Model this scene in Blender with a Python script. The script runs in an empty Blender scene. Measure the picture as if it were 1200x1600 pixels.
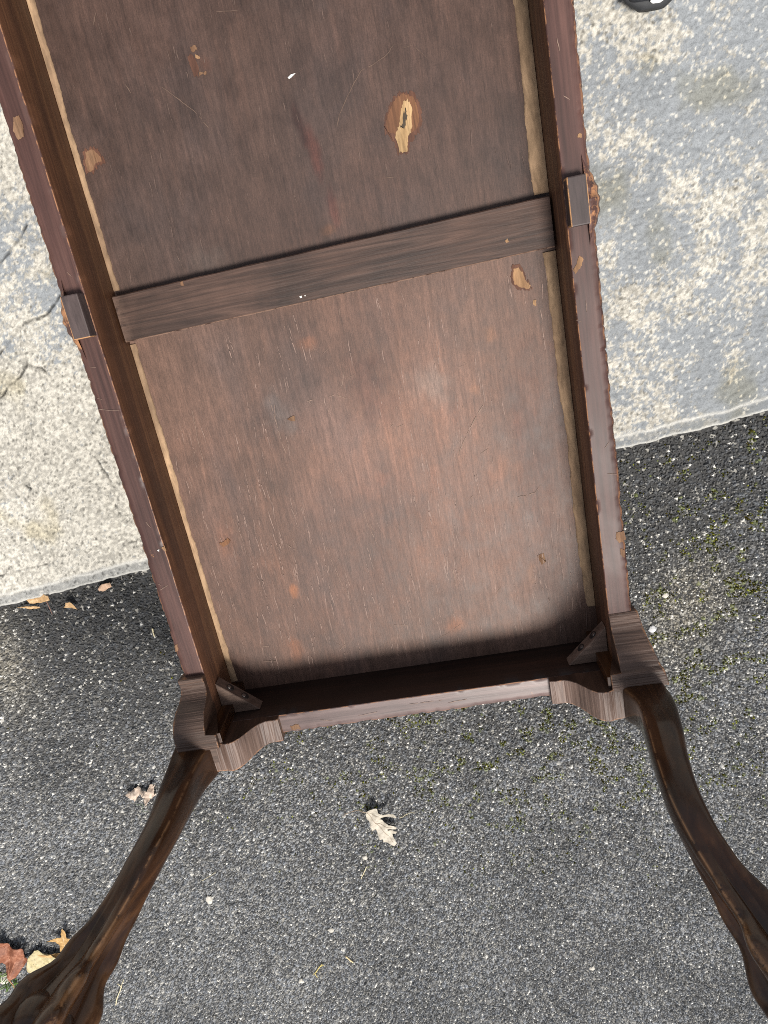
import bpy, bmesh, math, random
import numpy as np
from mathutils import Matrix, Vector
random.seed(7)
rng = np.random.default_rng(11)
SC = bpy.context.scene
COL = SC.collection

# ------------------------------------------------------------------ camera
ZP = 0.05                                  # height of the table's underside board above the asphalt
CAM = np.array([0.1207, 0.5795, 0.9854 + ZP])
ANG = (-0.3224, 0.0522, -0.1937)
FPX = 1080.0
ca, sa = math.cos(ANG[0]), math.sin(ANG[0])
cb, sb = math.cos(ANG[1]), math.sin(ANG[1])
cc, s_c = math.cos(ANG[2]), math.sin(ANG[2])
ROT = (np.array([[cc, -s_c, 0], [s_c, cc, 0], [0, 0, 1]]) @ np.array([[cb, 0, sb], [0, 1, 0], [-sb, 0, cb]])
       @ np.array([[1, 0, 0], [0, ca, -sa], [0, sa, ca]]))
cam_data = bpy.data.cameras.new('camera')
cam = bpy.data.objects.new('camera', cam_data)
COL.objects.link(cam)
M4 = np.eye(4); M4[:3, :3] = ROT; M4[:3, 3] = CAM
cam.matrix_world = Matrix(M4.tolist())
cam_data.lens = 36.0 * FPX / 1600.0
cam_data.sensor_width = 36.0
cam_data.clip_start = 0.02
cam_data.clip_end = 500.0
SC.camera = cam

# ------------------------------------------------------------------ light
SUN_EL = math.radians(65)
SUN_AZ = math.atan2(0.42, -1.0)            # direction the light comes from, atan2(x, y)
world = bpy.data.worlds.new('World')
SC.world = world
world.use_nodes = True
wn = world.node_tree.nodes
sky = wn.new('ShaderNodeTexSky')
sky.sky_type = 'NISHITA'
sky.sun_disc = False
sky.sun_elevation = SUN_EL
sky.sun_rotation = SUN_AZ
sky.dust_density = 3.0
sky.air_density = 1.0
wn['Background'].inputs['Strength'].default_value = 0.040
hz = wn.new('ShaderNodeHueSaturation')       # thin bright overcast: most of the blue is gone
hz.inputs['Saturation'].default_value = 0.42
world.node_tree.links.new(sky.outputs[0], hz.inputs['Color'])
world.node_tree.links.new(hz.outputs[0], wn['Background'].inputs['Color'])
sun_d = bpy.data.lights.new('sun', 'SUN')
sun_d.energy = 1.5
sun_d.angle = math.radians(17)
sun_d.color = (1.0, 0.955, 0.89)
sun = bpy.data.objects.new('sun', sun_d)
COL.objects.link(sun)
sdir = Vector((math.sin(SUN_AZ) * math.cos(SUN_EL), math.cos(SUN_AZ) * math.cos(SUN_EL), math.sin(SUN_EL)))
sun.rotation_euler = sdir.to_track_quat('Z', 'Y').to_euler()
sun.location = (1, -2, 3)
SC.view_settings.view_transform = 'Standard'
SC.view_settings.look = 'None'
SC.view_settings.exposure = 1.72
SC.view_settings.gamma = 1.0
SC.view_settings.use_curve_mapping = False
SC.cycles.use_denoising = False            # keep the fine grain of stone and timber
SC.cycles.filter_width = 1.0


# ------------------------------------------------------------------ helpers
def at(px, py, z):
    """photo pixel -> point of the place at height z"""
    d = ROT @ np.array([(px - 600) / FPX, -(py - 800) / FPX, -1.0])
    t = (z - CAM[2]) / d[2]
    return CAM + t * d


def project(P):
    q = (np.asarray(P) - CAM) @ ROT
    return 600 + FPX * q[..., 0] / -q[..., 2], 800 - FPX * q[..., 1] / -q[..., 2]


def hsh(ix, iy, seed):
    h = (ix.astype(np.int64) * 374761393 + iy.astype(np.int64) * 668265263 + seed * 974634777) & 0xffffffff
    h = ((h ^ (h >> 13)) * 1274126177) & 0xffffffff
    h = ((h ^ (h >> 16)) * 2246822519) & 0xffffffff
    return ((h ^ (h >> 15)) & 0xffffff) / float(0xffffff)


def vnoise(x, y, seed=0):
    xi, yi = np.floor(x), np.floor(y)
    fx, fy = x - xi, y - yi
    fx = fx * fx * (3 - 2 * fx); fy = fy * fy * (3 - 2 * fy)
    a = hsh(xi, yi, seed); b = hsh(xi + 1, yi, seed); c = hsh(xi, yi + 1, seed); d = hsh(xi + 1, yi + 1, seed)
    return (a * (1 - fx) + b * fx) * (1 - fy) + (c * (1 - fx) + d * fx) * fy


def fbm(x, y, seed=0, octv=4, gain=0.5):
    s = 0.0; a = 1.0; t = 0.0
    for o in range(octv):
        s = s + a * vnoise(x * 2 ** o + 17.3 * o, y * 2 ** o - 9.1 * o, seed + o); t += a; a *= gain
    return s / t


def sstep(a, b, x):
    t = np.clip((x - a) / (b - a), 0, 1)
    return t * t * (3 - 2 * t)


def link(name, mesh, mats, parent=None, loc=(0, 0, 0)):
    o = bpy.data.objects.new(name, mesh)
    COL.objects.link(o)
    for m in (mats if isinstance(mats, (list, tuple)) else [mats]):
        mesh.materials.append(m)
    o.parent = parent
    o.location = loc
    return o


def np_mesh(name, V, F, cols=None, smooth=False, midx=None):
    V = np.asarray(V, np.float32); F = np.asarray(F, np.int32)
    me = bpy.data.meshes.new(name)
    k = F.shape[1]
    me.vertices.add(len(V)); me.vertices.foreach_set('co', V.ravel())
    me.loops.add(F.size); me.loops.foreach_set('vertex_index', F.ravel())
    me.polygons.add(len(F))
    me.polygons.foreach_set('loop_start', np.arange(0, F.size, k, dtype=np.int32))
    me.polygons.foreach_set('loop_total', np.full(len(F), k, np.int32))
    me.polygons.foreach_set('use_smooth', np.full(len(F), smooth, bool))
    if midx is not None:
        me.polygons.foreach_set('material_index', np.asarray(midx, np.int32))
    me.update(calc_edges=True)
    if cols is not None:
        for nm, c in cols.items():
            c = np.asarray(c, np.float32)
            a = me.attributes.new(nm, 'FLOAT_COLOR', 'POINT')
            if c.ndim == 1:
                c = np.stack([c, c, c], 1)
            a.data.foreach_set('color', np.c_[c, np.ones(len(c), np.float32)].astype(np.float32).ravel())
    return me


def grid_faces(nu, nv, wrap_v=False):
    i = np.arange(nu - 1)[:, None]
    j = np.arange(nv if wrap_v else nv - 1)[None, :]
    j2 = (j + 1) % nv
    a = i * nv + j; b = (i + 1) * nv + j; c = (i + 1) * nv + j2; d = i * nv + j2
    return np.stack([a, b, c, d], -1).reshape(-1, 4)


def bm_mesh(name, bm, smooth=False):
    me = bpy.data.meshes.new(name)
    bmesh.ops.recalc_face_normals(bm, faces=bm.faces)
    bm.to_mesh(me); bm.free()
    if smooth:
        me.polygons.foreach_set('use_smooth', np.ones(len(me.polygons), bool))
    return me


def tag(o, label=None, cat=None, group=None, kind=None):
    if label: o['label'] = label
    if cat: o['category'] = cat
    if group: o['group'] = group
    if kind: o['kind'] = kind
    return o


def empty(name, loc, label, cat, group=None):
    o = bpy.data.objects.new(name, None)
    o.empty_display_size = 0.05
    COL.objects.link(o); o.location = loc
    return tag(o, label, cat, group)


# ------------------------------------------------------------------ materials
class NT:
    def __init__(self, name):
        self.m = bpy.data.materials.new(name); self.m.use_nodes = True
        self.t = self.m.node_tree; self.n = self.t.nodes
        self.b = self.n['Principled BSDF']
        self.tc = self.n.new('ShaderNodeTexCoord')

    def l(self, a, b): self.t.links.new(a, b)

    def mapping(self, scale, rot=(0, 0, 0), loc=(0, 0, 0)):
        q = self.n.new('ShaderNodeMapping')
        q.inputs['Scale'].default_value = scale; q.inputs['Rotation'].default_value = rot; q.inputs['Location'].default_value = loc
        self.l(self.tc.outputs['Object'], q.inputs['Vector'])
        return q.outputs[0]

    def noise(self, vec, scale=1.0, detail=4, rough=0.55, dist=0.0):
        q = self.n.new('ShaderNodeTexNoise')
        q.inputs['Scale'].default_value = scale; q.inputs['Detail'].default_value = detail
        q.inputs['Roughness'].default_value = rough; q.inputs['Distortion'].default_value = dist
        self.l(vec, q.inputs['Vector'])
        return q.outputs['Fac']

    def ramp(self, fac, stops):
        q = self.n.new('ShaderNodeValToRGB')
        e = q.color_ramp.elements
        while len(e) < len(stops): e.new(0.5)
        for i, (p, c) in enumerate(stops):
            e[i].position = p
            e[i].color = (c, c, c, 1) if not isinstance(c, tuple) else (*c, 1)
        self.l(fac, q.inputs[0])
        return q.outputs[0]

    def mix(self, fac, a, b, mode='MIX'):
        q = self.n.new('ShaderNodeMix'); q.data_type = 'RGBA'; q.blend_type = mode
        for s, x in ((q.inputs[0], fac), (q.inputs[6], a), (q.inputs[7], b)):
            if isinstance(x, (int, float)): s.default_value = x
            elif isinstance(x, tuple): s.default_value = (*x, 1)
            else: self.l(x, s)
        return q.outputs[2]

    def math(self, op, a, b=0.0):
        q = self.n.new('ShaderNodeMath'); q.operation = op
        for s, x in ((q.inputs[0], a), (q.inputs[1], b)):
            if isinstance(x, (int, float)): s.default_value = x
            else: self.l(x, s)
        return q.outputs[0]

    def attr(self, name):
        q = self.n.new('ShaderNodeAttribute'); q.attribute_name = name
        return q

    def bump(self, h, strength=0.3, dist=0.001):
        q = self.n.new('ShaderNodeBump')
        q.inputs['Strength'].default_value = strength; q.inputs['Distance'].default_value = dist
        self.l(h, q.inputs['Height']); self.l(q.outputs[0], self.b.inputs['Normal'])

    def base(self, c):
        if isinstance(c, tuple): self.b.inputs['Base Color'].default_value = (*c, 1)
        else: self.l(c, self.b.inputs['Base Color'])

    def rough(self, r, spec=0.5):
        if isinstance(r, (int, float)): self.b.inputs['Roughness'].default_value = r
        else: self.l(r, self.b.inputs['Roughness'])
        self.b.inputs['Specular IOR Level'].default_value = spec


def wood(name, dark, mid, light, axis='y', rough=(0.35, 0.55), spec=0.5, fine=420, long=9, wear=None, bump=0.25, tint=False, blotch=0.5, worn=(0.42, 0.20, 0.09), streak=1.0, wavy=0.8, bare=0.75):
    """stained timber: streaks run along the axis, blotches, fine pores; the attribute 'wear' bares raw wood"""
    k = NT(name)
    sc = {'x': (long, fine, fine), 'y': (fine, long, fine), 'z': (fine, fine, long)}[axis]
    sc2 = tuple(v * 0.16 for v in sc)
    g1 = k.noise(k.mapping(sc), 1, 5, 0.65, 0.3)
    g2 = k.noise(k.mapping(sc2, loc=(3, 5, 1)), 1, 4, 0.6, wavy)
    bl = k.noise(k.mapping((7, 4, 7)), 1, 5, 0.6, 0.4)
    c1 = k.ramp(g2, [(0.28, dark), (0.5, mid), (0.74, light)])
    c2 = k.ramp(g1, [(0.30, 1 - 0.48 * streak), (0.5, 1 - 0.08 * streak), (0.72, 1 + 0.35 * streak)])
    c = k.mix(0.8, c1, c2, 'MULTIPLY')
    c3 = k.ramp(bl, [(0.3, 1 - blotch * 0.5), (0.5, 1.0), (0.72, 1 + blotch * 0.5)])
    c = k.mix(1.0, c, c3, 'MULTIPLY')
    if tint:
        c = k.mix(1.0, c, k.attr('tint').outputs['Color'], 'MULTIPLY')
    if wear is not None:
        a = k.attr('wear').outputs['Fac']
        wn_ = k.noise(k.mapping((60, 60, 60)), 1, 5, 0.7)
        f = k.math('MULTIPLY', a, k.ramp(wn_, [(wear - 0.05, 0.0), (wear + 0.06, 1.0)]))
        # a little random bare wood all over
        sp = k.noise(k.mapping((38, 22, 38), loc=(9, 2, 4)), 1, 6, 0.7)
        f = k.math('MAXIMUM', f, k.math('MULTIPLY', k.ramp(sp, [(0.70, 0.0), (0.74, 1.0)]), bare))
        c = k.mix(f, c, worn)
    k.base(c)
    k.rough(k.ramp(bl, [(0.3, rough[0]), (0.7, rough[1])]), spec)
    k.bump(g1, bump, 0.0006)
    return k.m


M = {}
k = NT('panel_wood')
g1 = k.noise(k.mapping((700, 90, 700)), 1, 4, 0.7)
g2 = k.noise(k.mapping((190, 14, 190), loc=(2, 7, 3)), 1, 5, 0.65, 0.5)
sp = k.noise(k.mapping((620, 620, 620)), 1, 2, 0.6)
mo = k.noise(k.mapping((34, 22, 34), loc=(4, 4, 4)), 1, 6, 0.65)
bl = k.noise(k.mapping((8, 5, 8), loc=(1, 6, 2)), 1, 4, 0.6, 0.6)
c = k.ramp(bl, [(0.32, (0.074, 0.048, 0.041)), (0.5, (0.082, 0.049, 0.038)), (0.70, (0.089, 0.052, 0.039))])
for f_, lo, hi in ((g1, 0.76, 1.26), (g2, 0.74, 1.30), (sp, 0.82, 1.18), (mo, 0.74, 1.30)):
    c = k.mix(1.0, c, k.ramp(f_, [(0.30, lo), (0.70, hi)]), 'MULTIPLY')
pore = k.noise(k.mapping((480, 55, 480), loc=(8, 1, 0)), 1, 2, 0.5)
c = k.mix(k.ramp(pore, [(0.66, 0.0), (0.74, 0.45)]), c, (0.024, 0.013, 0.010))
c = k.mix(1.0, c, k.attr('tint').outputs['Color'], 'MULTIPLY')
k.base(c); k.rough(k.ramp(mo, [(0.3, 0.48), (0.7, 0.62)]), 0.38); k.bump(g1, 0.35, 0.0005)
M['panel'] = k.m
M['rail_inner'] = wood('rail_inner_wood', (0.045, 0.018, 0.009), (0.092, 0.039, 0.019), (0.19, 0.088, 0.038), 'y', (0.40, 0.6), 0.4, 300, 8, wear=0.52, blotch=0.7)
M['rail_inner_x'] = wood('end_rail_shaded_inner', (0.010, 0.005, 0.003), (0.018, 0.008, 0.005), (0.034, 0.014, 0.008), 'x', (0.40, 0.6), 0.4, 300, 8, wear=0.52, blotch=0.7)  # near black: the shade inside the frame is put into this colour
M['rail'] = wood('rail_edge_wood', (0.042, 0.018, 0.014), (0.066, 0.030, 0.024), (0.100, 0.050, 0.039), 'y', (0.42, 0.58), 0.38, 260, 9, wear=0.5, blotch=0.55)
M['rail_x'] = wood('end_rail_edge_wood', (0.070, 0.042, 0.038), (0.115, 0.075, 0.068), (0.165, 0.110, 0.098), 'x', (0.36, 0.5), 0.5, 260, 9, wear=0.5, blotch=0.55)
M['brace'] = wood('brace_wood', (0.021, 0.011, 0.008), (0.052, 0.029, 0.021), (0.090, 0.051, 0.037), 'x', (0.48, 0.64), 0.32, 300, 16, wear=0.44, bump=0.6, blotch=1.1, worn=(0.20, 0.125, 0.09), streak=0.75, wavy=2.6)
M['leg'] = wood('leg_wood', (0.012, 0.005, 0.003), (0.038, 0.015, 0.006), (0.110, 0.047, 0.018), 'z', (0.16, 0.30), 0.42, 160, 9, wear=0.47, bump=0.10, blotch=0.45, worn=(0.26, 0.135, 0.062), streak=0.6, bare=0.0)
M['sawn'] = wood('sawn_wood', (0.066, 0.040, 0.030), (0.110, 0.069, 0.052), (0.170, 0.114, 0.088), 'y', (0.46, 0.62), 0.5, 420, 12, wear=0.54, bump=0.35, streak=0.6, wavy=1.6, blotch=0.9)
M['sawn_x'] = wood('side_sawn_wood', (0.042, 0.024, 0.017), (0.078, 0.047, 0.034), (0.130, 0.082, 0.061), 'x', (0.48, 0.64), 0.45, 420, 12, wear=0.54, bump=0.4, streak=0.7, wavy=1.6, blotch=0.9)
M['raw'] = wood('raw_wood', (0.16, 0.085, 0.045), (0.27, 0.155, 0.080), (0.38, 0.235, 0.125), 'y', (0.7, 0.9), 0.25, 300, 40, bump=0.5)
M['sore'] = wood('worn_red_stain', (0.060, 0.026, 0.016), (0.095, 0.042, 0.026), (0.14, 0.065, 0.04), 'y', (0.6, 0.8), 0.3, 300, 40)
M['raw_dull'] = wood('dull_bared_wood', (0.10, 0.050, 0.028), (0.165, 0.090, 0.050), (0.24, 0.145, 0.085), 'y', (0.7, 0.9), 0.25, 300, 40, bump=0.5)
M['raw_dark'] = wood('exposed_brown_wood', (0.09, 0.040, 0.021), (0.155, 0.070, 0.034), (0.24, 0.115, 0.055), 'y', (0.6, 0.8), 0.3, 300, 20, bump=0.4)
M['raw_pale'] = wood('splintered_pale_wood', (0.24, 0.145, 0.07), (0.40, 0.26, 0.13), (0.50, 0.35, 0.20), 'y', (0.8, 0.95), 0.2, 300, 40, bump=0.5)
M['glue'] = wood('glue_line', (0.20, 0.125, 0.075), (0.30, 0.195, 0.115), (0.42, 0.28, 0.165), 'y', (0.7, 0.9), 0.3, 160, 40, bump=0.5, blotch=0.7)


def plain(name, col, rough=0.6, spec=0.5, var=0.25, scale=80, bump=0.15):
    k = NT(name)
    n = k.noise(k.mapping((scale,) * 3), 1, 5, 0.6)
    lo = tuple(c * (1 - var) for c in col); hi = tuple(min(1, c * (1 + var)) for c in col)
    k.base(k.ramp(n, [(0.3, lo), (0.7, hi)])); k.rough(rough, spec); k.bump(n, bump, 0.001)
    return k.m


M['dark'] = plain('hole_dark', (0.012, 0.007, 0.005), 0.8)
M['screw'] = plain('old_screw_steel', (0.22, 0.20, 0.19), 0.4)
M['screw'].node_tree.nodes['Principled BSDF'].inputs['Metallic'].default_value = 0.8
M['scratch'] = plain('scratch_pale', (0.22, 0.15, 0.115), 0.7, 0.3)
M['chip_white'] = plain('white_flake', (0.75, 0.73, 0.68), 0.7)

# ------------------------------------------------------------------ the ground
# asphalt: binder sheet to the horizon, loose-faced aggregate as stones near the table
k = NT('asphalt_binder')
n1 = k.noise(k.mapping((260,) * 3), 1, 3, 0.6)
vo = k.n.new('ShaderNodeTexVoronoi'); vo.inputs['Scale'].default_value = 190.0
k.l(k.tc.outputs['Object'], vo.inputs['Vector'])
c = k.ramp(n1, [(0.3, (0.028, 0.028, 0.029)), (0.7, (0.062, 0.062, 0.061))])
sepc = k.n.new('ShaderNodeSeparateColor'); k.l(vo.outputs['Color'], sepc.inputs[0])
c = k.mix(k.ramp(sepc.outputs[0], [(0.88, 0.0), (0.93, 0.9)]), c, (0.30, 0.29, 0.26))
k.base(c); k.rough(0.9, 0.3); k.bump(vo.outputs['Distance'], 0.8, 0.003)
M['asphalt'] = k.m


def axis_samples(lo, hi, far_lo, far_hi, step):
    mid = list(np.arange(lo, hi, step))
    a = [far_lo, (far_lo + lo) * 0.5 if far_lo < -10 else far_lo * 0.5 + lo * 0.5]
    return np.array([far_lo, -8, -2.5, -1.5] + mid + [1.5, 2.5, 8, far_hi])


xs = axis_samples(-1.3, 1.0, -220, 220, 0.02)
ys = axis_samples(-1.3, 1.2, -220, 220, 0.02)
X, Y = np.meshgrid(xs, ys, indexing='ij')
Z = (fbm(X * 5, Y * 5, 5, 3) - 0.5) * 0.002 - 0.001
Z[(abs(X) > 1.4) | (abs(Y) > 1.4)] = -0.001
asp = link('asphalt', np_mesh('asphalt', np.stack([X, Y, Z], -1).reshape(-1, 3), grid_faces(len(xs), len(ys)), smooth=True), M['asphalt'])
tag(asp, kind='structure')


def edge_y(x):
    return 0.2575 + 0.0865 * x + (fbm(np.asarray(x) * 7, np.asarray(x) * 0 + 3.3, 21, 3) - 0.5) * 0.012 + (fbm(np.asarray(x) * 60, np.asarray(x) * 0 + 8.3, 24, 3) - 0.5) * 0.006


# aggregate stones ------------------------------------------------
def in_view(px, py, margin):
    u, w = project(np.stack([px, py, np.zeros_like(px)], -1))
    return (u > -margin) & (u < 1200 + margin) & (w > -margin) & (w < 1600 + margin)


def stones(pts, R, H, colr, seed, tilt=0.9):
    n = len(pts)
    r = np.random.default_rng(seed)
    ang0 = r.random(n) * 6.283
    st = 1 + 0.45 * r.random(n); sang = r.random(n) * 3.1416
    V = np.zeros((n, 9, 3))
    for i in range(6):
        a = ang0 + i * math.pi / 3 + (r.random(n) - .5) * 0.5
        rr = R * (0.8 + 0.4 * r.random(n))
        V[:, i, 0] = np.cos(a) * rr; V[:, i, 1] = np.sin(a) * rr; V[:, i, 2] = -0.0014
    tx, ty = (r.random(n) - .5) * tilt, (r.random(n) - .5) * tilt
    for i in range(3):
        a = ang0 + i * 2.0944 + 0.5 + (r.random(n) - .5) * 0.7
        rr = R * (0.42 + 0.3 * r.random(n)) * (1.35 if tilt < 0.5 else 1.0)
        V[:, 6 + i, 0] = np.cos(a) * rr; V[:, 6 + i, 1] = np.sin(a) * rr
        V[:, 6 + i, 2] = H * (0.75 + 0.5 * r.random(n)) + tx * V[:, 6 + i, 0] + ty * V[:, 6 + i, 1]
    ca_, sa_ = np.cos(sang)[:, None], np.sin(sang)[:, None]
    x = V[:, :, 0] * ca_ + V[:, :, 1] * sa_; y = -V[:, :, 0] * sa_ + V[:, :, 1] * ca_
    x = x * st[:, None] ** .5; y = y / st[:, None] ** .5
    V[:, :, 0] = x * ca_ - y * sa_ + pts[:, 0:1]; V[:, :, 1] = x * sa_ + y * ca_ + pts[:, 1:2]
    T = []
    for i in range(3):
        a, b, cc_ = 2 * i, 2 * i + 1, (2 * i + 2) % 6
        t, t2 = 6 + i, 6 + (i + 1) % 3
        T += [(a, b, t), (b, cc_, t), (cc_, t2, t)]
    T.append((6, 7, 8))
    T = np.array(T)
    F = (np.arange(n)[:, None, None] * 9 + T[None]).reshape(-1, 3)
    C = np.repeat(colr, 9, axis=0)
    return V.reshape(-1, 3), F, C


def scatter(pitch, seed, margin):
    r = np.random.default_rng(seed)
    gx, gy = np.meshgrid(np.arange(-1.35, 0.95, pitch), np.arange(-1.2, 0.34, pitch * 0.87), indexing='ij')
    gx = gx + (np.arange(gx.shape[1])[None, :] % 2) * pitch * .5
    px = (gx + (r.random(gx.shape) - .5) * pitch * 0.8).ravel(); py = (gy + (r.random(gy.shape) - .5) * pitch * 0.8).ravel()
    keep = in_view(px, py, margin) & (py < edge_y(px) - 0.005 - 0.008 * fbm(px * 40, py * 0, 33, 2) ** 2) & ~((abs(px) < 0.27) & (py > 0.03))
    return np.stack([px[keep], py[keep]], -1)


def moss_mask(x, y):
    # olive moss grows on the right half, in broken speckles
    reg = np.exp(-(((x - 0.20) / 0.34) ** 2 + ((y + 0.16) / 0.20) ** 2)) + 0.8 * np.exp(-(((x - 0.52) / 0.15) ** 2 + ((y - 0.1) / 0.25) ** 2))
    return reg * sstep(0.54, 0.66, fbm(x * 48, y * 48, 77, 4))


def dust_mask(x, y):
    m = 0.9 * np.exp(-(((x - 0.47) / 0.055) ** 2 + ((y - 0.03) / 0.06) ** 2)) + 0.6 * np.exp(-(((x - 0.43) / 0.05) ** 2 + ((y + 0.05) / 0.07) ** 2))
    m = m + 0.9 * np.exp(-(((x + 0.72) / 0.05) ** 2 + ((y - 0.10) / 0.10) ** 2))
    return m


def damp_mask(x, y):
    d = edge_y(x) - y
    w = 0.10 + 0.10 * fbm(x * 6, y * 6, 31, 3) + 0.16 * sstep(-0.2, -0.45, x) * sstep(-0.75, -0.55, x)
    return np.clip(1 - d / w, 0, 1) ** 0.7


P1 = scatter(0.0050, 3, 150)
n = len(P1)
R1 = 0.0021 + 0.0024 * rng.random(n) ** 2.2
H1 = R1 * (0.25 + 0.55 * rng.random(n))
x, y = P1[:, 0], P1[:, 1]
v0 = 0.098 + 0.098 * rng.random(n) ** 1.3
patch_ = 0.62 + 0.76 * fbm(x * 7, y * 7, 41, 5)
v0 = v0 * patch_
dmp = damp_mask(x, y)
v0 = v0 * (1 - 0.62 * dmp) * (1 + 0.50 * sstep(0.10, -0.45, y))
C1 = np.stack([v0 * 1.0, v0 * 1.005, v0 * 1.0], -1)
cool = rng.random(n)
C1[:, 2] *= 0.94 + 0.14 * cool; C1[:, 0] *= 1.03 - 0.08 * cool
pale = rng.random(n) < (0.014 + 0.22 * dust_mask(x, y)) * (1 - 0.65 * dmp)
pv = 0.30 + 0.42 * rng.random(n)
C1[pale] = np.stack([pv, pv * 0.975, pv * 0.90], -1)[pale]
R1[pale] *= 0.75 + 0.55 * rng.random(pale.sum())
H1[pale] = H1[pale] * 0.9 + 0.0010
dust = np.clip(dust_mask(x, y) * 1.25, 0, 1)[:, None] * (0.35 + 0.65 * rng.random(n))[:, None]
C1 = C1 * (1 - dust) + np.array([0.27, 0.25, 0.205]) * dust
mo = moss_mask(x, y)
mg = (rng.random(n) < mo * 0.38)
C1[mg] = C1[mg] * 0.5 + np.array([0.085, 0.100, 0.022]) * (0.7 + 0.6 * rng.random(mg.sum()))[:, None]
P2 = scatter(0.0125, 9, 60)
n2 = len(P2)
R2 = 0.0013 + 0.0020 * rng.random(n2) ** 1.8
pv = 0.46 + 0.28 * rng.random(n2)
C2 = np.stack([pv, pv * 0.97, pv * 0.89], -1)
keep = rng.random(n2) < 0.50 * (1 - 0.6 * damp_mask(P2[:, 0], P2[:, 1])) * (0.5 + fbm(P2[:, 0] * 11, P2[:, 1] * 11, 8, 3)) + 0.5 * dust_mask(P2[:, 0], P2[:, 1])
P2, R2, C2 = P2[keep], R2[keep], C2[keep]
Va, Fa, Ca = stones(P1, R1, H1, C1, 1)
Vb, Fb, Cb = stones(P2, R2, R2 * 0.25 + 0.0030, C2, 2, 0.25)
k = NT('aggregate_stone')
nz = k.noise(k.mapping((900,) * 3), 1, 3, 0.6)
k.base(k.mix(1.0, k.attr('col').outputs['Color'], k.ramp(nz, [(0.3, 0.75), (0.7, 1.25)]), 'MULTIPLY')); k.rough(0.75, 0.25)
M['stone'] = k.m
o = link('asphalt_aggregate', np_mesh('asphalt_aggregate', np.r_[Va, Vb], np.r_[Fa, Fb + len(Va)], {'col': np.r_[Ca, Cb]}), M['stone'])
tag(o, 'dark grey asphalt aggregate with scattered pale chips', kind='stuff')

# moss: little cushions of tiny blades between the stones
P3 = scatter(0.0036, 15, 40)
keep = rng.random(len(P3)) < moss_mask(P3[:, 0], P3[:, 1]) * 0.62
P3 = P3[keep]
gc = 0.7 + 0.7 * rng.random(len(P3))
gc = np.where(rng.random(len(P3)) < 0.2, gc * 2.3, gc * 0.62)
C3 = np.stack([0.095 * gc + 0.02 * rng.random(len(P3)), 0.105 * gc, 0.016 * gc], -1)
Vc, Fc, Cc = stones(P3, 0.0012 + 0.0012 * rng.random(len(P3)), 0.0012 + 0.0012 * rng.random(len(P3)), C3, 4)
k = NT('moss_green')
k.base(k.attr('col').outputs['Color']); k.rough(0.95, 0.1)
M['moss'] = k.m
tag(link('moss', np_mesh('moss', Vc, Fc, {'col': Cc}), M['moss']), 'olive green moss in the joints of the asphalt', kind='stuff')

# concrete slab ---------------------------------------------------
ZS = 0.02
st = 0.0019
xs = np.r_[-30, -8, -3, -1.5, -1.0, np.arange(-0.78, -0.30, st), np.arange(-0.30, 0.30, 0.02), np.arange(0.30, 0.70, st), 0.9, 1.3, 3, 8, 30]
vs = np.r_[-0.001, 0.0, 0.0006, np.arange(0.002, 0.86, st), 0.9, 1.0, 1.2, 1.6, 2.4, 4.0, 12.0]
X, Vv = np.meshgrid(xs, vs, indexing='ij')
Yb = edge_y(X) + Vv
coarse = (X < -0.8) | (X > 0.72) | (Vv > 0.87)
reg = sstep(0.30, 0.70, 0.55 * fbm(X * 7, Yb * 7, 50, 4) + 0.45 * fbm(X * 30, Yb * 30, 52, 4))
reg = np.clip(reg + 0.70 * sstep(-0.25, -0.40, X) * sstep(0.62, 0.42, Yb + 0.06 * (fbm(X * 12, Yb * 12, 57, 3) - .5)) + 0.16 * (X < 0) - 0.19 * sstep(0.25, 0.34, X) - 0.10 * sstep(0.40, 0.52, X) * sstep(0.6, 0.75, Yb), 0, 1)
brk = fbm(X * 210, Yb * 210, 55, 3, 0.8)
sand = sstep(-0.12, 0.16, reg + (brk - 0.5) * 1.7 - 0.50)
band = sstep(0.026, 0.018, Vv + (fbm(X * 30, Yb * 30, 61, 2) - .5) * 0.006)
sand = sand * (1 - band * 0.55)
grain = vnoise(X * 420, Yb * 420, 63)
g2 = vnoise(X * 210, Yb * 210, 64)
height = sand * ((grain - .5) * 0.0024 + (g2 - .5) * 0.0018 + 0.0004) + (1 - sand) * ((fbm(X * 170, Yb * 260, 66, 3, 0.6) - .5) * 0.0050)
height = np.where(coarse, 0, height)
r0 = 0.021
drop = np.where(Vv < r0, (1 - np.sqrt(np.clip(1 - ((r0 - Vv) / r0) ** 2, 0, 1))) * 0.010, 0)
drop = drop + np.where(Vv <= 0.0008, 0.006, 0)
lump = (fbm(X * 3, Yb * 3, 71, 3) - .5) * 0.003
Z = ZS + height * (1 - band * 0.6) - drop + np.where(coarse, 0, lump)
Z[:, 0] = -0.03
# cracks
crk = np.full(X.shape, 9.0)
for line in ([(93, 462), (82, 478), (72, 492), (50, 500), (33, 511), (18, 532), (0, 552), (-20, 575)],
             [(77, 586), (66, 575), (54, 573), (44, 569), (30, 590), (12, 607), (-10, 640)],
             [(40, 352), (30, 372), (14, 395), (-8, 420)], [(150, 720), (162, 735), (173, 752)], [(0, 900), (24, 893), (52, 886), (80, 880)], [(180, 790), (186, 803), (200, 815)], [(35, 757), (48, 764)], [(200, 848), (212, 846)]):
    pts = [at(a, b, ZS)[:2] for a, b in line]
    for (ax, ay), (bx, by) in zip(pts[:-1], pts[1:]):
        dx, dy = bx - ax, by - ay
        wob = (fbm(X * 60, Yb * 60, 81, 2) - .5) * 0.006
        t = np.clip(((X - ax) * dx + (Yb - ay) * dy) / (dx * dx + dy * dy), 0, 1)
        crk = np.minimum(crk, np.hypot(X - ax - t * dx + wob, Yb - ay - t * dy))
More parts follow.
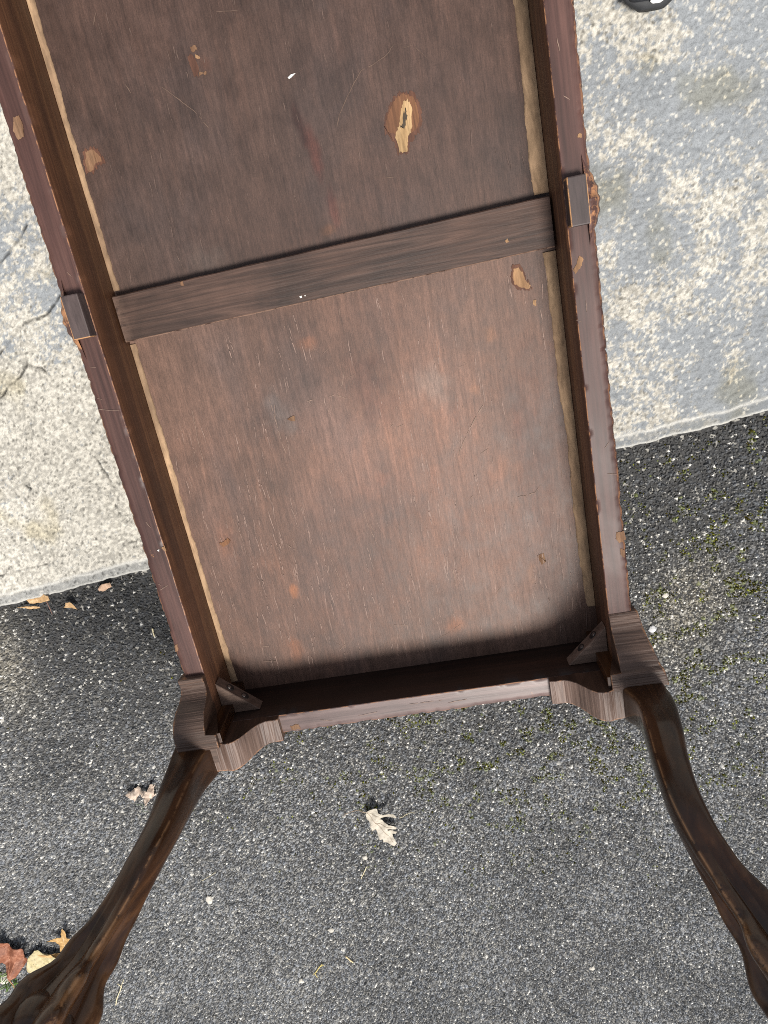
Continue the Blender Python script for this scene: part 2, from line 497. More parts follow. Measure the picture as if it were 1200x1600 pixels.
cr = sstep(0.0028, 0.0008, crk) * np.where(coarse, 0, 1) * (0.45 + 0.55 * sstep(0.35, 0.6, fbm(X * 40, Yb * 40, 83, 2)))
Z = Z - cr * 0.0022
paste = np.array([0.226, 0.240, 0.250]); sandc = np.array([0.415, 0.395, 0.345])
colr = paste * (1 - sand[..., None]) + sandc * sand[..., None]
colr = colr * (0.86 + 0.28 * fbm(X * 14, Yb * 14, 90, 3))[..., None]
# dark and pale single grains
pg = hsh(np.floor(X * 330), np.floor(Yb * 330), 91)
gv = fbm(X * 260, Yb * 260, 92, 2, 0.7)
colr = colr * (1 + sand * (sstep(0.25, 0.75, gv) - 0.5) * 0.55 + (1 - sand) * (gv - 0.5) * 0.35)[..., None]
colr = colr * np.where((pg > 0.93) & (sand > .4), 0.50, 1.0)[..., None]
colr = np.where(((pg < 0.05) & (sand < .5))[..., None], np.array([0.48, 0.47, 0.43]), colr)
# yellowish dirt
yd = sstep(0.62, 0.78, fbm(X * 11 + 4, Yb * 11, 95, 4)) * 0.6
colr = colr * (1 - yd[..., None] * np.array([0.18, 0.24, 0.42]))
colr = colr * (1 - band[..., None] * 0.20)
lip = np.exp(-((Vv - 0.022 - (fbm(X * 30, Yb * 30, 61, 2) - .5) * 0.006) / 0.0022) ** 2) * 0.8 + np.exp(-((Vv - 0.003) / 0.0024) ** 2) * 0.7  # arris highlights of the rounded edge, painted as pale lines
colr = colr * (1 - lip[..., None]) + np.array([0.52, 0.51, 0.47]) * lip[..., None]
colr = colr * (1 - 0.82 * cr[..., None])
colr[:, :2] = (0.10, 0.095, 0.085)
k = NT('weathered_concrete')
nz = k.noise(k.mapping((520,) * 3), 1, 3, 0.7)
k.base(k.mix(1.0, k.attr('col').outputs['Color'], k.ramp(nz, [(0.28, 0.70), (0.5, 1.0), (0.75, 1.22)]), 'MULTIPLY')); k.rough(0.9, 0.25)
k.bump(nz, 0.5, 0.0008)
M['concrete'] = k.m
slab = link('concrete_slab', np_mesh('concrete_slab', np.stack([X, Yb, Z], -1).reshape(-1, 3), grid_faces(len(xs), len(vs)), {'col': colr.reshape(-1, 3)}, smooth=True), M['concrete'])
tag(slab, kind='structure')

# ------------------------------------------------------------------ the table (its own frame: z = 0 is the underside board)
HW, LEN, HR = 0.300, 1.235, 0.089
table = empty('wooden_table', (0, 0, ZS + 0.004), 'dark brown carved wooden table lying upside down with cabriole legs in the air', 'table')
TL = (0, 0, ZP - ZS - 0.004)


def part(name, me, mats, parent=None):
    if parent is None:
        return link(name, me, mats, table, TL)
    return link(name, me, mats, parent)


# board that forms the top, seen from below
sx = np.arange(-HW, HW + 1e-6, 0.003)
sy = np.r_[np.arange(0, 1.0, 0.003), np.linspace(1.0, LEN, 30)]
X, Y = np.meshgrid(sx, sy, indexing='ij')
Zb = (fbm(X * 6, Y * 3, 101, 2) - .5) * 0.0010
tint = np.ones(X.shape + (3,))


def blob(cx, cy, rx, ry, colm, seed, hard=0.5, rot=0.0):
    dx, dy = X - cx, Y - cy
    c_, s_ = math.cos(rot), math.sin(rot)
    d = np.hypot((dx * c_ + dy * s_) / rx, (-dx * s_ + dy * c_) / ry) + (fbm(X * 70, Y * 70, seed, 3) - .5) * 0.9
    a = sstep(1.0, 1.0 - hard, d)[..., None]
    global tint
    tint = tint * (1 - a) + tint * np.array(colm) * a


# large blotches, dust-grey areas, reddish drips, orange knots
tint = tint * (0.72 + 0.56 * fbm(X * 9, Y * 3.5, 103, 4))[..., None]
tint = tint * (1 + 0.13 * (fbm(X * 5, Y * 5, 104, 3) - .5)[..., None] * np.array([-0.9, 0.4, 1.2]))
strk = (sstep(0.60, 0.76, fbm(X * 150, Y * 13, 106, 3)) * sstep(0.40, 0.6, fbm(X * 9, Y * 8, 108, 2)) * 0.45)[..., None]
tint = tint * (1 + strk * np.array([0.42, 0.34, 0.28]))
# light put into the tint: shade above the brace, warm sheen below it
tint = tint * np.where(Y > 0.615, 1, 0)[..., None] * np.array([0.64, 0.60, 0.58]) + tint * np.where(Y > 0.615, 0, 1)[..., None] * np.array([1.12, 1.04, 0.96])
board_sheen = (sstep(0.38, 0.66, fbm(X * 6, Y * 5, 120, 4)) * np.exp(-((X + 0.02) / 0.22) ** 4 - ((Y - 0.27) / 0.24) ** 4))[..., None]  # painted sheen that brightens the lower middle of the board
tint = tint * (1 + board_sheen * np.array([0.58, 0.56, 0.54]))
for (cx, cy, rx, ry, cm, hd, ro) in [
        (0.200, 0.495, 0.013, 0.017, (1.5, 1.32, 1.10), 0.95, 0), (0.167, 0.424, 0.015, 0.017, (1.6, 1.4, 1.15), 0.95, 0),
        (0.016, 0.315, 0.013, 0.016, (1.35, 1.15, 1.05), 0.9, 0), (0.106, 0.442, 0.036, 0.042, (1.12, 1.35, 1.5), 0.8, 0.3),
        (-0.113, 0.44, 0.028, 0.05, (1.1, 1.35, 1.5), 0.8, 0.2), (0.010, 0.665, 0.012, 0.010, (1.6, 1.35, 1.05), 0.9, 0),
        (0.012, 0.76, 0.010, 0.050, (1.25, 0.80, 0.75), 0.8, 0.06), (0.022, 0.69, 0.008, 0.035, (1.35, 0.95, 0.90), 0.8, 0.03),
        (0.0, 0.80, 0.008, 0.04, (0.55, 0.4, 0.4), 0.7, 0.1), (-0.05, 0.53, 0.020, 0.014, (1.5, 1.25, 1.05), 0.8, 0),
        (-0.10, 0.885, 0.011, 0.018, (1.25, 1.05, 0.95), 0.9, 0.2), (0.135, 0.39, 0.010, 0.03, (1.18, 1.06, 1.0), 0.9, 0.1),
        (0.09, 0.30, 0.012, 0.03, (1.2, 1.08, 1.0), 0.9, 0.1), (0.22, 0.36, 0.008, 0.04, (1.2, 1.05, 1.0), 0.9, 0.1),
        (0.21, 0.13, 0.010, 0.02, (1.3, 1.2, 1.05), 0.9, 0), (-0.16, 0.16, 0.009, 0.014, (2.0, 1.5, 1.0), 0.7, 0),
        (-0.18, 0.06, 0.014, 0.03, (1.5, 1.2, 0.95), 0.8, 0), (0.08, 0.06, 0.02, 0.02, (1.4, 1.15, 0.95), 0.8, 0),
        (-0.16, 0.66, 0.05, 0.03, (1.1, 1.25, 1.3), 0.9, 0), (0.03, 0.95, 0.09, 0.07, (0.95, 1.05, 1.12), 0.9, 0),
        (-0.24, 0.26, 0.02, 0.06, (1.35, 1.15, 1.0), 0.9, 0), (0.02, 0.45, 0.05, 0.08, (0.78, 0.76, 0.80), 0.9, 0.1),
        (0.05, 0.62, 0.28, 0.02, (1.25, 1.08, 0.92), 0.9, 0.02), (0.24, 0.30, 0.05, 0.25, (0.82, 0.78, 0.78), 0.9, 0)]:
    blob(cx, cy, rx, ry, cm, int(1000 * (cx + 2 + cy * 3)), hd, ro)
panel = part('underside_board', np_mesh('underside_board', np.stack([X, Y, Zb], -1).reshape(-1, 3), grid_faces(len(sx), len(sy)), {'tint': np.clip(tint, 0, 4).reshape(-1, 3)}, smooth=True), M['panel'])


def box_bm(bm, x0, x1, y0, y1, z0, z1, bev=0.0):
    vs_ = [bm.verts.new((x, y, z)) for x in (x0, x1) for y in (y0, y1) for z in (z0, z1)]
    fs = [bm.faces.new([vs_[i] for i in q]) for q in ((0, 1, 3, 2), (4, 6, 7, 5), (0, 4, 5, 1), (2, 3, 7, 6), (0, 2, 6, 4), (1, 5, 7, 3))]
    if bev:
        es = list({e for f in fs for e in f.edges})
        bmesh.ops.bevel(bm, geom=es, offset=bev, segments=2, profile=0.6, affect='EDGES')


bm = bmesh.new()
box_bm(bm, -HW - 0.032, HW + 0.032, -0.031, LEN + 0.031, -0.0255, -0.0030, 0.004)
part('tabletop', bm_mesh('tabletop', bm), M['rail'])


# rails with gadrooned lower edge
def rail(p0, p1, outward, mats, period, seed, gaps=()):
    p0, p1, outward = np.array(p0, float), np.array(p1, float), np.array(outward, float)
    L = np.linalg.norm(p1 - p0); d = (p1 - p0) / L
    n_ = int(L / 0.0024)
    t = np.linspace(0, L, n_)
    r = np.random.default_rng(seed)
    # lobe boundaries
    b = [0.0]
    while b[-1] < L + 0.1:
        b.append(b[-1] + period * (0.55 + 0.9 * r.random() ** 1.3))
    b = np.array(b); amp = 0.50 + 1.0 * r.random(len(b)) ** 1.4; broken = r.random(len(b)) < 0.22

    def lobe(tt):
        i = np.clip(np.searchsorted(b, tt, side='right') - 1, 0, len(b) - 2)
        f = (tt - b[i]) / (b[i + 1] - b[i])
        val = np.sin(np.pi * np.clip(f, 0, 1) ** 0.8) ** 0.30
        return (val - 1) * 0.0043 * amp[i] - broken[i] * 0.0016 * np.sin(np.pi * f)

    prof = [(0.0, -0.002, 0, 0), (0.0, 0.03, 0, 0), (0.0, 0.06, 0, 0), (0.0002, HR - 0.0012, 0, 0), (0.0010, HR, 0, .8),
            (0.0019, HR, 0, 0), (0.0075, HR, 0, 0), (0.015, HR, 0, 0), (0.023, HR, 0, 0), (0.0295, HR - 0.0001, 0.15, 0), (0.0320, HR - 0.0011, 1, .45), (0.0338, HR - 0.0045, 1, .3),
            (0.0350, HR - 0.010, 1, .2), (0.0340, HR - 0.017, 1, 0), (0.0300, HR - 0.022, 0.3, 0), (0.0285, HR - 0.024, 0, 0), (0.0285, -0.002, 0, 0)]
    V = np.zeros((n_, len(prof), 3)); W = np.zeros((n_, len(prof)))
    for j, (o_, z_, g_, w_) in enumerate(prof):
        sh = (HR - z_) * 0.55 * (g_ > 0)
        off = o_ + g_ * lobe(t + sh + 0.02) + (fbm(t * 90, t * 0 + j * 0.3, seed, 2) - .5) * 0.0007
        V[:, j, :2] = p0 + d * t[:, None] + outward * off[:, None]
        V[:, j, 2] = z_ - (w_ > 0) * 0.0011 * sstep(0.58, 0.75, fbm(t * 55, t * 0 + j, seed + 3, 3)) + (fbm(t * 12, t * 0 + 9, seed + 5, 2) - .5) * 0.0010 * (j > 2)
        W[:, j] = w_
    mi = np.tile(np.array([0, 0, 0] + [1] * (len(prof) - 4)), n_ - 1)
    me = np_mesh('rail', V.reshape(-1, 3), grid_faces(n_, len(prof)), {'wear': W.ravel()}, smooth=True, midx=mi)
    return part('rail', me, mats)


rail_l = rail((-HW, LEN + 0.03), (-HW, -0.028), (-1, 0), [M['rail_inner'], M['rail']], 0.0165, 5)
rail_r = rail((HW, -0.028), (HW, LEN + 0.03), (1, 0), [M['rail_inner'], M['rail']], 0.0155, 8)
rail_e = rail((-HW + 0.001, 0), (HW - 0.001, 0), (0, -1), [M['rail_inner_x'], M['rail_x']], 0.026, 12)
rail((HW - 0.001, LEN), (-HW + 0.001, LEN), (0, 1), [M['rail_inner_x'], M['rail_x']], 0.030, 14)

# cross brace (slightly askew)
bm = bmesh.new()
nb = 40
rows = []
for i in range(nb + 1):
    f = i / nb; x_ = -0.2975 + 0.594 * f
    y0, y1 = 0.579 + 0.009 * f, 0.641 + 0.009 * f
    j = lambda: random.uniform(-.0003, .0003)
    rows.append([bm.verts.new(p) for p in ((x_, y0, 0.0005), (x_, y0 + j(), 0.0170), (x_, y0 + 0.0016, 0.0186), (x_, (y0 + y1) / 2, 0.0190), (x_, y1 - 0.0014, 0.0190), (x_, y1 + j(), 0.0176), (x_, y1, 0.0005))])
for a, b in zip(rows[:-1], rows[1:]):
    for q in range(6):
        bm.faces.new((a[q], b[q], b[q + 1], a[q + 1]))
bm.faces.new(rows[0]); bm.faces.new(list(reversed(rows[-1])))
me = bm_mesh('cross_brace', bm)
w_ = np.zeros(len(me.vertices)); co = np.zeros(len(me.vertices) * 3); me.vertices.foreach_get('co', co); co = co.reshape(-1, 3)
w_[(co[:, 0] < -0.297) & (co[:, 2] > .01)] = 0.35
w_[(co[:, 2] > 0.016) & (co[:, 1] < 0.579 + 0.009 * (co[:, 0] + .2975) / .594 + 0.0012)] = 1.3
a = me.attributes.new('wear', 'FLOAT_COLOR', 'POINT')
a.data.foreach_set('color', np.repeat(w_, 4).astype(np.float32))
brace = part('cross_brace', me, M['brace'])
M['inner_dark0'] = wood('dark_stain', (0.022, 0.015, 0.013), (0.040, 0.026, 0.022), (0.060, 0.039, 0.032), 'x', (0.45, 0.6), 0.4, 300, 16, bump=0.6)
M['knot'] = wood('reddish_knot', (0.050, 0.028, 0.021), (0.082, 0.046, 0.035), (0.115, 0.066, 0.050), 'x', (0.45, 0.6), 0.4, 300, 16, bump=0.6)


# glue lines along the foot of the long rails
def strip(name, xin, w0, w1, y0, y1, sgn, seed, mat, wmin=0.002):
    t = np.arange(y0, y1, 0.0022); n_ = len(t)
    f = (t - y0) / (y1 - y0)
    w = (w0 * (1 - f) + w1 * f) * (0.72 + 0.55 * fbm(t * 7, t * 0, seed, 2)) + (fbm(t * 60, t * 0 + 4, seed + 1, 5, 0.75) - .5) * 0.0050
    w = np.maximum(w, wmin)
    V = np.zeros((n_, 4, 3))
    for j, (k_, z_) in enumerate(((0, 0.0026), (0.25, 0.0030), (0.9, 0.0024), (1.0, 0.0003))):
        V[:, j, 0] = xin - sgn * w * k_; V[:, j, 1] = t; V[:, j, 2] = z_ + (fbm(t * 150, t * 0 + j, seed + 2, 2) - .5) * 0.0006 * (j < 3)
    return part(name, np_mesh(name, V.reshape(-1, 3), grid_faces(n_, 4), smooth=True), mat)


strip('glue_line', -0.2995, 0.0095, 0.0075, 0.02, 0.575, -1, 201, M['glue'])
strip('glue_line', -0.2995, 0.0075, 0.010, 0.648, 1.22, -1, 204, M['glue'])
strip('glue_line', 0.2995, 0.012, 0.019, 0.06, 0.585, 1, 207, M['glue'])
strip('glue_line', 0.2995, 0.018, 0.014, 0.655, 1.22, 1, 210, M['glue'])


# chips, bare patches and scratches on the board
def patch(name, px, mat, z=0.0009, th=0.0006, jit=0.0008, parent=panel, seed=1, plane=0.0):
    r = random.Random(seed)
    z = z + plane
    P = [at(a, b, ZP + plane)[:2] for a, b in px]
    Q = []
    for i in range(len(P)):
        a, b = np.array(P[i]), np.array(P[(i + 1) % len(P)])
        m = max(2, int(np.linalg.norm(b - a) / 0.0017))
        for k_ in range(m):
            q = a + (b - a) * k_ / m
            Q.append((q[0] + r.uniform(-jit, jit) * 0.7, q[1] + r.uniform(-jit, jit) * 1.9))
    bm = bmesh.new()
    v_ = [bm.verts.new((q[0], q[1], z)) for q in Q]
    f = bm.faces.new(v_)
    f.normal_update()
    e = bmesh.ops.extrude_face_region(bm, geom=[f])
    for g in e['geom']:
        if isinstance(g, bmesh.types.BMVert): g.co.z -= th
    bm.normal_update()
    bmesh.ops.triangulate(bm, faces=bm.faces[:], ngon_method='EAR_CLIP')
    return part(name, bm_mesh(name, bm), mat, parent)


patch('bare_patch', [(631, 147), (645, 150), (652, 165), (655, 188), (652, 200), (642, 209), (630, 205), (618, 210), (606, 207), (603, 196), (606, 178), (614, 160), (622, 150)], M['raw_dark'], seed=1)
patch('bare_patch', [(637, 156), (644, 168), (643, 185), (644, 200), (638, 214), (637, 224), (636, 238), (624, 238), (622, 226), (618, 216), (621, 202), (625, 190), (626, 172), (630, 158)], M['raw_pale'], z=0.0014, seed=2)
patch('glue_residue', [(634, 168), (636, 178), (634, 192), (630, 204), (626, 202), (629, 190), (631, 178)], plain('dark_glue_residue', (0.055, 0.040, 0.026), 0.9), z=0.0018, seed=3, jit=0.0016)
patch('bare_patch', [(803, 418), (810, 419), (816, 425), (820, 436), (829, 447), (826, 451), (815, 449), (804, 444), (801, 432)], M['raw'], seed=4)
patch('bare_patch', [(833, 470), (838, 470), (837, 477), (833, 476)], M['raw'], seed=5)
patch('bare_patch', [(134, 238), (146, 234), (158, 246), (160, 252), (150, 256), (144, 268), (137, 267), (134, 255)], M['raw_dull'], seed=6)
patch('bare_patch', [(297, 72), (306, 70), (309, 78), (300, 81)], M['raw_dull'], seed=7)
patch('bare_patch', [(306, 87), (312, 87), (312, 92), (306, 92)], M['raw'], seed=8)
patch('bare_patch', [(311, 114), (323, 111), (322, 115), (312, 119)], M['raw_dull'], seed=9)
patch('bare_patch', [(293, 88), (299, 84), (305, 92), (311, 106), (310, 120), (303, 118), (298, 106)], M['sore'], z=0.0007, seed=10)
patch('bare_patch', [(448, 655), (460, 649), (461, 656), (454, 658)], M['raw_dull'], seed=11)
patch('bare_patch', [(839, 868), (850, 864), (853, 878), (846, 881)], M['raw_dull'], z=0.0008, seed=12)
patch('bare_patch', [(343, 849), (356, 841), (361, 846), (350, 855)], M['raw_dark'], seed=13)


patch('bare_patch', [(800, 416), (812, 414), (819, 424), (823, 437), (832, 449), (827, 455), (812, 452), (801, 447), (798, 432)], M['sore'], z=0.0006, seed=24, jit=0.0014)
patch('bare_patch', [(131, 234), (148, 230), (161, 244), (164, 254), (152, 259), (145, 272), (135, 270), (131, 254)], M['sore'], z=0.0006, seed=26, jit=0.0014)
patch('bare_patch', [(627, 142), (648, 146), (657, 164), (660, 190), (655, 206), (640, 226), (638, 242), (622, 241), (616, 222), (602, 209), (600, 194), (604, 174), (614, 154)], M['sore'], z=0.0005, seed=28, jit=0.0014)


def scratch_bm(bm, pts, w, plane=0.0):
    P0 = [at(a, b, ZP + plane) for a, b in pts]
    P = []
    for a, b in zip(P0[:-1], P0[1:]):
        m = max(1, int(np.linalg.norm(b - a) / 0.004))
        for q in range(m): P.append(a + (b - a) * q / m + (np.array([random.uniform(-.0004, .0004), random.uniform(-.0004, .0004), 0]) if q else 0))
    P.append(P0[-1])
    prev = None
    for i, p in enumerate(P):
        a = P[max(0, i - 1)]; b = P[min(len(P) - 1, i + 1)]
        d = np.array([b[0] - a[0], b[1] - a[1]]); d /= (np.linalg.norm(d) + 1e-9)
        ww = w * (0.35 if i in (0, len(P) - 1) else random.uniform(0.35, 0.95))
        v1 = bm.verts.new((p[0] - d[1] * ww, p[1] + d[0] * ww, plane + 0.0008)); v2 = bm.verts.new((p[0] + d[1] * ww, p[1] - d[0] * ww, plane + 0.0008))
        if prev and (len(P) < 4 or random.random() > 0.10): bm.faces.new((prev[0], prev[1], v2, v1))
        prev = (v1, v2)


bm = bmesh.new()
for pts, w in [([(755, 633), (742, 655), (730, 678), (720, 700), (717, 712)], 0.0009), ([(615, 70), (605, 85), (585, 100), (565, 110), (553, 130), (541, 155), (530, 180), (527, 198)], 0.0006),
               ([(630, 75), (645, 70), (668, 92)], 0.0004), ([(244, 130), (262, 142), (285, 160), (304, 174), (322, 195), (333, 210)], 0.0006),
               ([(513, 620), (522, 617), (535, 620), (543, 623)], 0.0007), ([(480, 627), (490, 624)], 0.0007), ([(845, 758), (835, 770), (818, 775)], 0.0006), ([(808, 777), (818, 774)], 0.0006),
               ([(620, 668), (632, 662)], 0.0004), ([(585, 275), (592, 277)], 0.0006), ([(603, 278), (616, 277)], 0.0006), ([(410, 1010), (425, 1010)], 0.0006), ([(412, 1033), (434, 1032)], 0.0006),
               ([(525, 1005), (540, 1012), (538, 1000)], 0.0005), ([(528, 1018), (540, 1006)], 0.0005), ([(616, 976), (638, 977)], 0.0006), ([(680, 1003), (685, 1003)], 0.0007), ([(710, 1003), (714, 1003)], 0.0006),
               ([(680, 1000), (702, 988), (720, 975)], 0.0004), ([(708, 890), (712, 915)], 0.0009), ([(448, 850), (458, 858), (465, 859)], 0.0006), ([(538, 580), (535, 600), (527, 615)], 0.0004),
               ([(300, 640), (310, 690), (318, 720)], 0.0005), ([(420, 620), (440, 690), (447, 708)], 0.0005), ([(500, 830), (520, 880), (545, 935)], 0.0004), ([(338, 18), (372, 17)], 0.0004), ([(150, 20), (146, 40)], 0.0007),
               ([(196, 132), (205, 146)], 0.0007), ([(560, 775), (575, 820), (590, 850)], 0.0004), ([(735, 790), (760, 830), (768, 850)], 0.0004)]:
    scratch_bm(bm, pts, w)
# fine nicks all over
for i in range(170):
    px, py = random.uniform(150, 880), random.uniform(10, 1000)
    q = at(px, py, ZP)
    if abs(q[0]) > 0.28 or q[1] < 0.03 or 0.57 < q[1] < 0.66: continue
    l = random.uniform(3, 16) ; an = random.gauss(1.45, 0.5)
    scratch_bm(bm, [(px, py), (px + l * .5 * math.cos(an) + random.uniform(-1, 1), py + l * .5 * math.sin(an)), (px + l * math.cos(an), py + l * math.sin(an))], random.uniform(0.00018, 0.00045) * (1.0 if q[1] < 0.6 else 0.6))
bm2 = bmesh.new(); bm3 = bmesh.new()
for i in range(1150):
    x0 = random.uniform(-0.285, 0.285); y0 = random.uniform(0.03, 0.98)
    if 0.565 < y0 < 0.66 or (y0 > 0.62 and random.random() < 0.55): continue
    bmx = bm2 if y0 < 0.62 else bm3
    if fbm(np.array([x0 * 10]), np.array([y0 * 6]), 130, 3)[0] < random.uniform(0.30, 0.60): continue
    Ls = random.uniform(0.012, 0.05) * (0.6 if y0 > 0.62 else 1.0); w_ = random.uniform(0.00025, 0.00070); sl = random.gauss(0.02, 0.05)
    ns = max(4, int(Ls / 0.003)); prev = None; wob = random.uniform(0, 6)
    for q in range(ns + 1):
        f = q / ns; yy = y0 + Ls * (f - .5)
        if yy > 0.57 and y0 < 0.6: break
        xx = x0 + sl * Ls * (f - .5) + 0.0006 * math.sin(wob + f * 5) + random.uniform(-.00012, .00012)
        ww = w_ * math.sin(math.pi * min(1, max(0.05, f))) * random.uniform(0.5, 1.2)
        cur = (bmx.verts.new((xx - ww, yy, 0.00085)), bmx.verts.new((xx + ww, yy, 0.00085)))
        if prev and random.random() > 0.18: bmx.faces.new((prev[0], prev[1], cur[1], cur[0]))
        prev = cur
for b_, cl in ((bm2, (0.225, 0.150, 0.120)), (bm3, (0.098, 0.063, 0.050))):
    part('rubbed_streaks', bm_mesh('rubbed_streaks', b_), plain('rubbed_wood', cl, 0.6, 0.35, 0.35, 160), panel)['kind'] = 'stuff'
me = bm_mesh('scratches', bm)
for p in me.polygons: p.material_index = int(p.center.y > 0.6)
o = part('scratches', me, [M['scratch'], plain('dim_scratch', (0.115, 0.075, 0.056), 0.7, 0.3)], panel)
o['kind'] = 'stuff'


for q, (px, mt, rl) in enumerate([
        ([(22, 184), (30, 180), (36, 195), (38, 214), (29, 219), (21, 205)], 'raw_dull', rail_l), ([(903, 209), (909, 210), (908, 216), (902, 215)], 'raw', rail_r),
        ([(905, 398), (911, 404), (909, 415), (899, 427), (895, 424), (901, 411)], 'raw', rail_r), ([(963, 832), (975, 830), (978, 842), (968, 849), (962, 842)], 'raw_dull', rail_r),
        ([(969, 856), (976, 858), (976, 870), (970, 868)], 'raw_dull', rail_r), ([(453, 1134), (466, 1131), (470, 1138), (457, 1141)], 'raw_dull', rail_e),
        ([(252, 856), (258, 853), (260, 862)], 'raw', rail_l), ([(246, 859), (249, 858), (249, 861), (246, 861)], 'chip_white', rail_l), ([(273, 1008), (277, 1005), (279, 1016), (274, 1018)], 'raw_dull', rail_l)]):
    patch('chip', px, M[mt], z=0.0008, parent=rl, seed=40 + q, plane=HR, jit=0.0006)
for rl, lines in ((rail_l, [[(153, 640), (170, 641), (187, 641)], [(140, 573), (150, 574)], [(152, 622), (160, 624)], [(247, 912), (256, 917), (261, 916)], [(250, 922), (262, 914)], [(105, 425), (112, 432)], [(135, 590), (142, 592)], [(228, 815), (236, 824)]]),
                  (rail_r, [[(949, 740), (964, 741)], [(900, 500), (909, 503)], [(880, 150), (890, 156)], [(870, 60), (874, 80)], [(945, 700), (952, 690)], [(915, 470), (917, 488)]]),
                  (rail_e, [[(560, 1118), (590, 1112)], [(640, 1100), (690, 1094)], [(700, 1098), (730, 1092)], [(500, 1124), (520, 1126)]])):
    bm = bmesh.new()
    for ln in lines: scratch_bm(bm, ln, 0.0005, HR)
    part('scratches', bm_mesh('scratches', bm), M['scratch'], rl)['kind'] = 'stuff'


patch('paint_speck', [(468, 463), (471, 462), (472, 465), (469, 466)], M['chip_white'], z=0.0004, parent=brace, plane=0.019, seed=61, jit=0.0002)
patch('paint_speck', [(475, 462), (477, 461), (478, 463)], M['chip_white'], z=0.0004, parent=brace, plane=0.019, seed=62, jit=0.0002)
patch('chip', [(789, 376), (793, 373), (796, 378), (791, 380)], M['raw'], z=0.0004, parent=brace, plane=0.019, seed=63, jit=0.0004)
patch('chip', [(281, 442), (286, 440), (287, 446), (283, 447)], M['raw_dull'], z=0.0004, parent=brace, plane=0.019, seed=64, jit=0.0004)


# pendant blocks in the middle of the long rails, each with a worn carved shell outside
def pendant(sg):
    bm = bmesh.new()
    box_bm(bm, 0.3015, 0.3245, 0.6045, 0.6585, 0.05, 0.1075, 0.0016)
    bmesh.ops.inset_individual(bm, faces=[f for f in bm.faces if f.calc_area() > 4e-4], thickness=0.0022)
    if sg < 0:
        for v_ in bm.verts: v_.co.x *= -1; v_.co.y -= 0.0105
    me = bm_mesh('pendant_block', bm)
    co = np.zeros(len(me.vertices) * 3); me.vertices.foreach_get('co', co); co = co.reshape(-1, 3)
    edge = (co[:, 2] > 0.1045) & ((co[:, 0] > 0.3232) | (co[:, 0] < 0.3029) if sg > 0 else (co[:, 0] < -0.3232) | (co[:, 1] < 0.5950))
    a = me.attributes.new('wear', 'FLOAT_COLOR', 'POINT'); a.data.foreach_set('color', np.repeat(edge * 1.5, 4).astype(np.float32))
    b_ = part('pendant_block', me, wood_block)
    # shell: ribs fan outwards, low relief
    yc = 0.631 if sg > 0 else 0.618
    na, nr = 49, 9
    A = np.linspace(-1, 1, na)
    V = np.zeros((na, nr, 3)); W = np.zeros((na, nr))
    for i, a_ in enumerate(A):
        rib = 0.5 + 0.5 * math.cos(a_ * math.pi * 7)
        prof_w = 0.0185 * (1 - abs(a_) ** 2.6) + 0.0015 * rib * (1 - a_ * a_)
        for j in range(nr):
            f = j / (nr - 1)
            V[i, j] = (sg * (0.3246 + prof_w * math.sin(f * math.pi * 0.5)), yc + a_ * 0.050 * (1 - 0.12 * f), 0.1020 - 0.012 * abs(a_) - 0.03 * (1 - math.cos(f * math.pi * .5)) - 0.0020 * (1 - rib) * (1 - abs(a_)))
            W[i, j] = 0.75 * (j < 5) * (abs(a_) < .75)
    F = grid_faces(na, nr)
    V2 = V.copy(); V2[:, :, 2] = 0.02; V2[:, :, 0] = sg * 0.3246
    me = np_mesh('carved_shell', np.r_[V.reshape(-1, 3)], F, {'wear': W.ravel()}, smooth=False)
    o_ = part('carved_shell', me, M['rail'], b_)
    # wall under the shell's outer edge
    return b_


wood_block = wood('pendant_wood', (0.034, 0.023, 0.022), (0.048, 0.033, 0.031), (0.068, 0.048, 0.045), 'y', (0.45, 0.6), 0.4, 260, 30, wear=0.40, worn=(0.42, 0.22, 0.095))
pendant(1); pendant(-1)


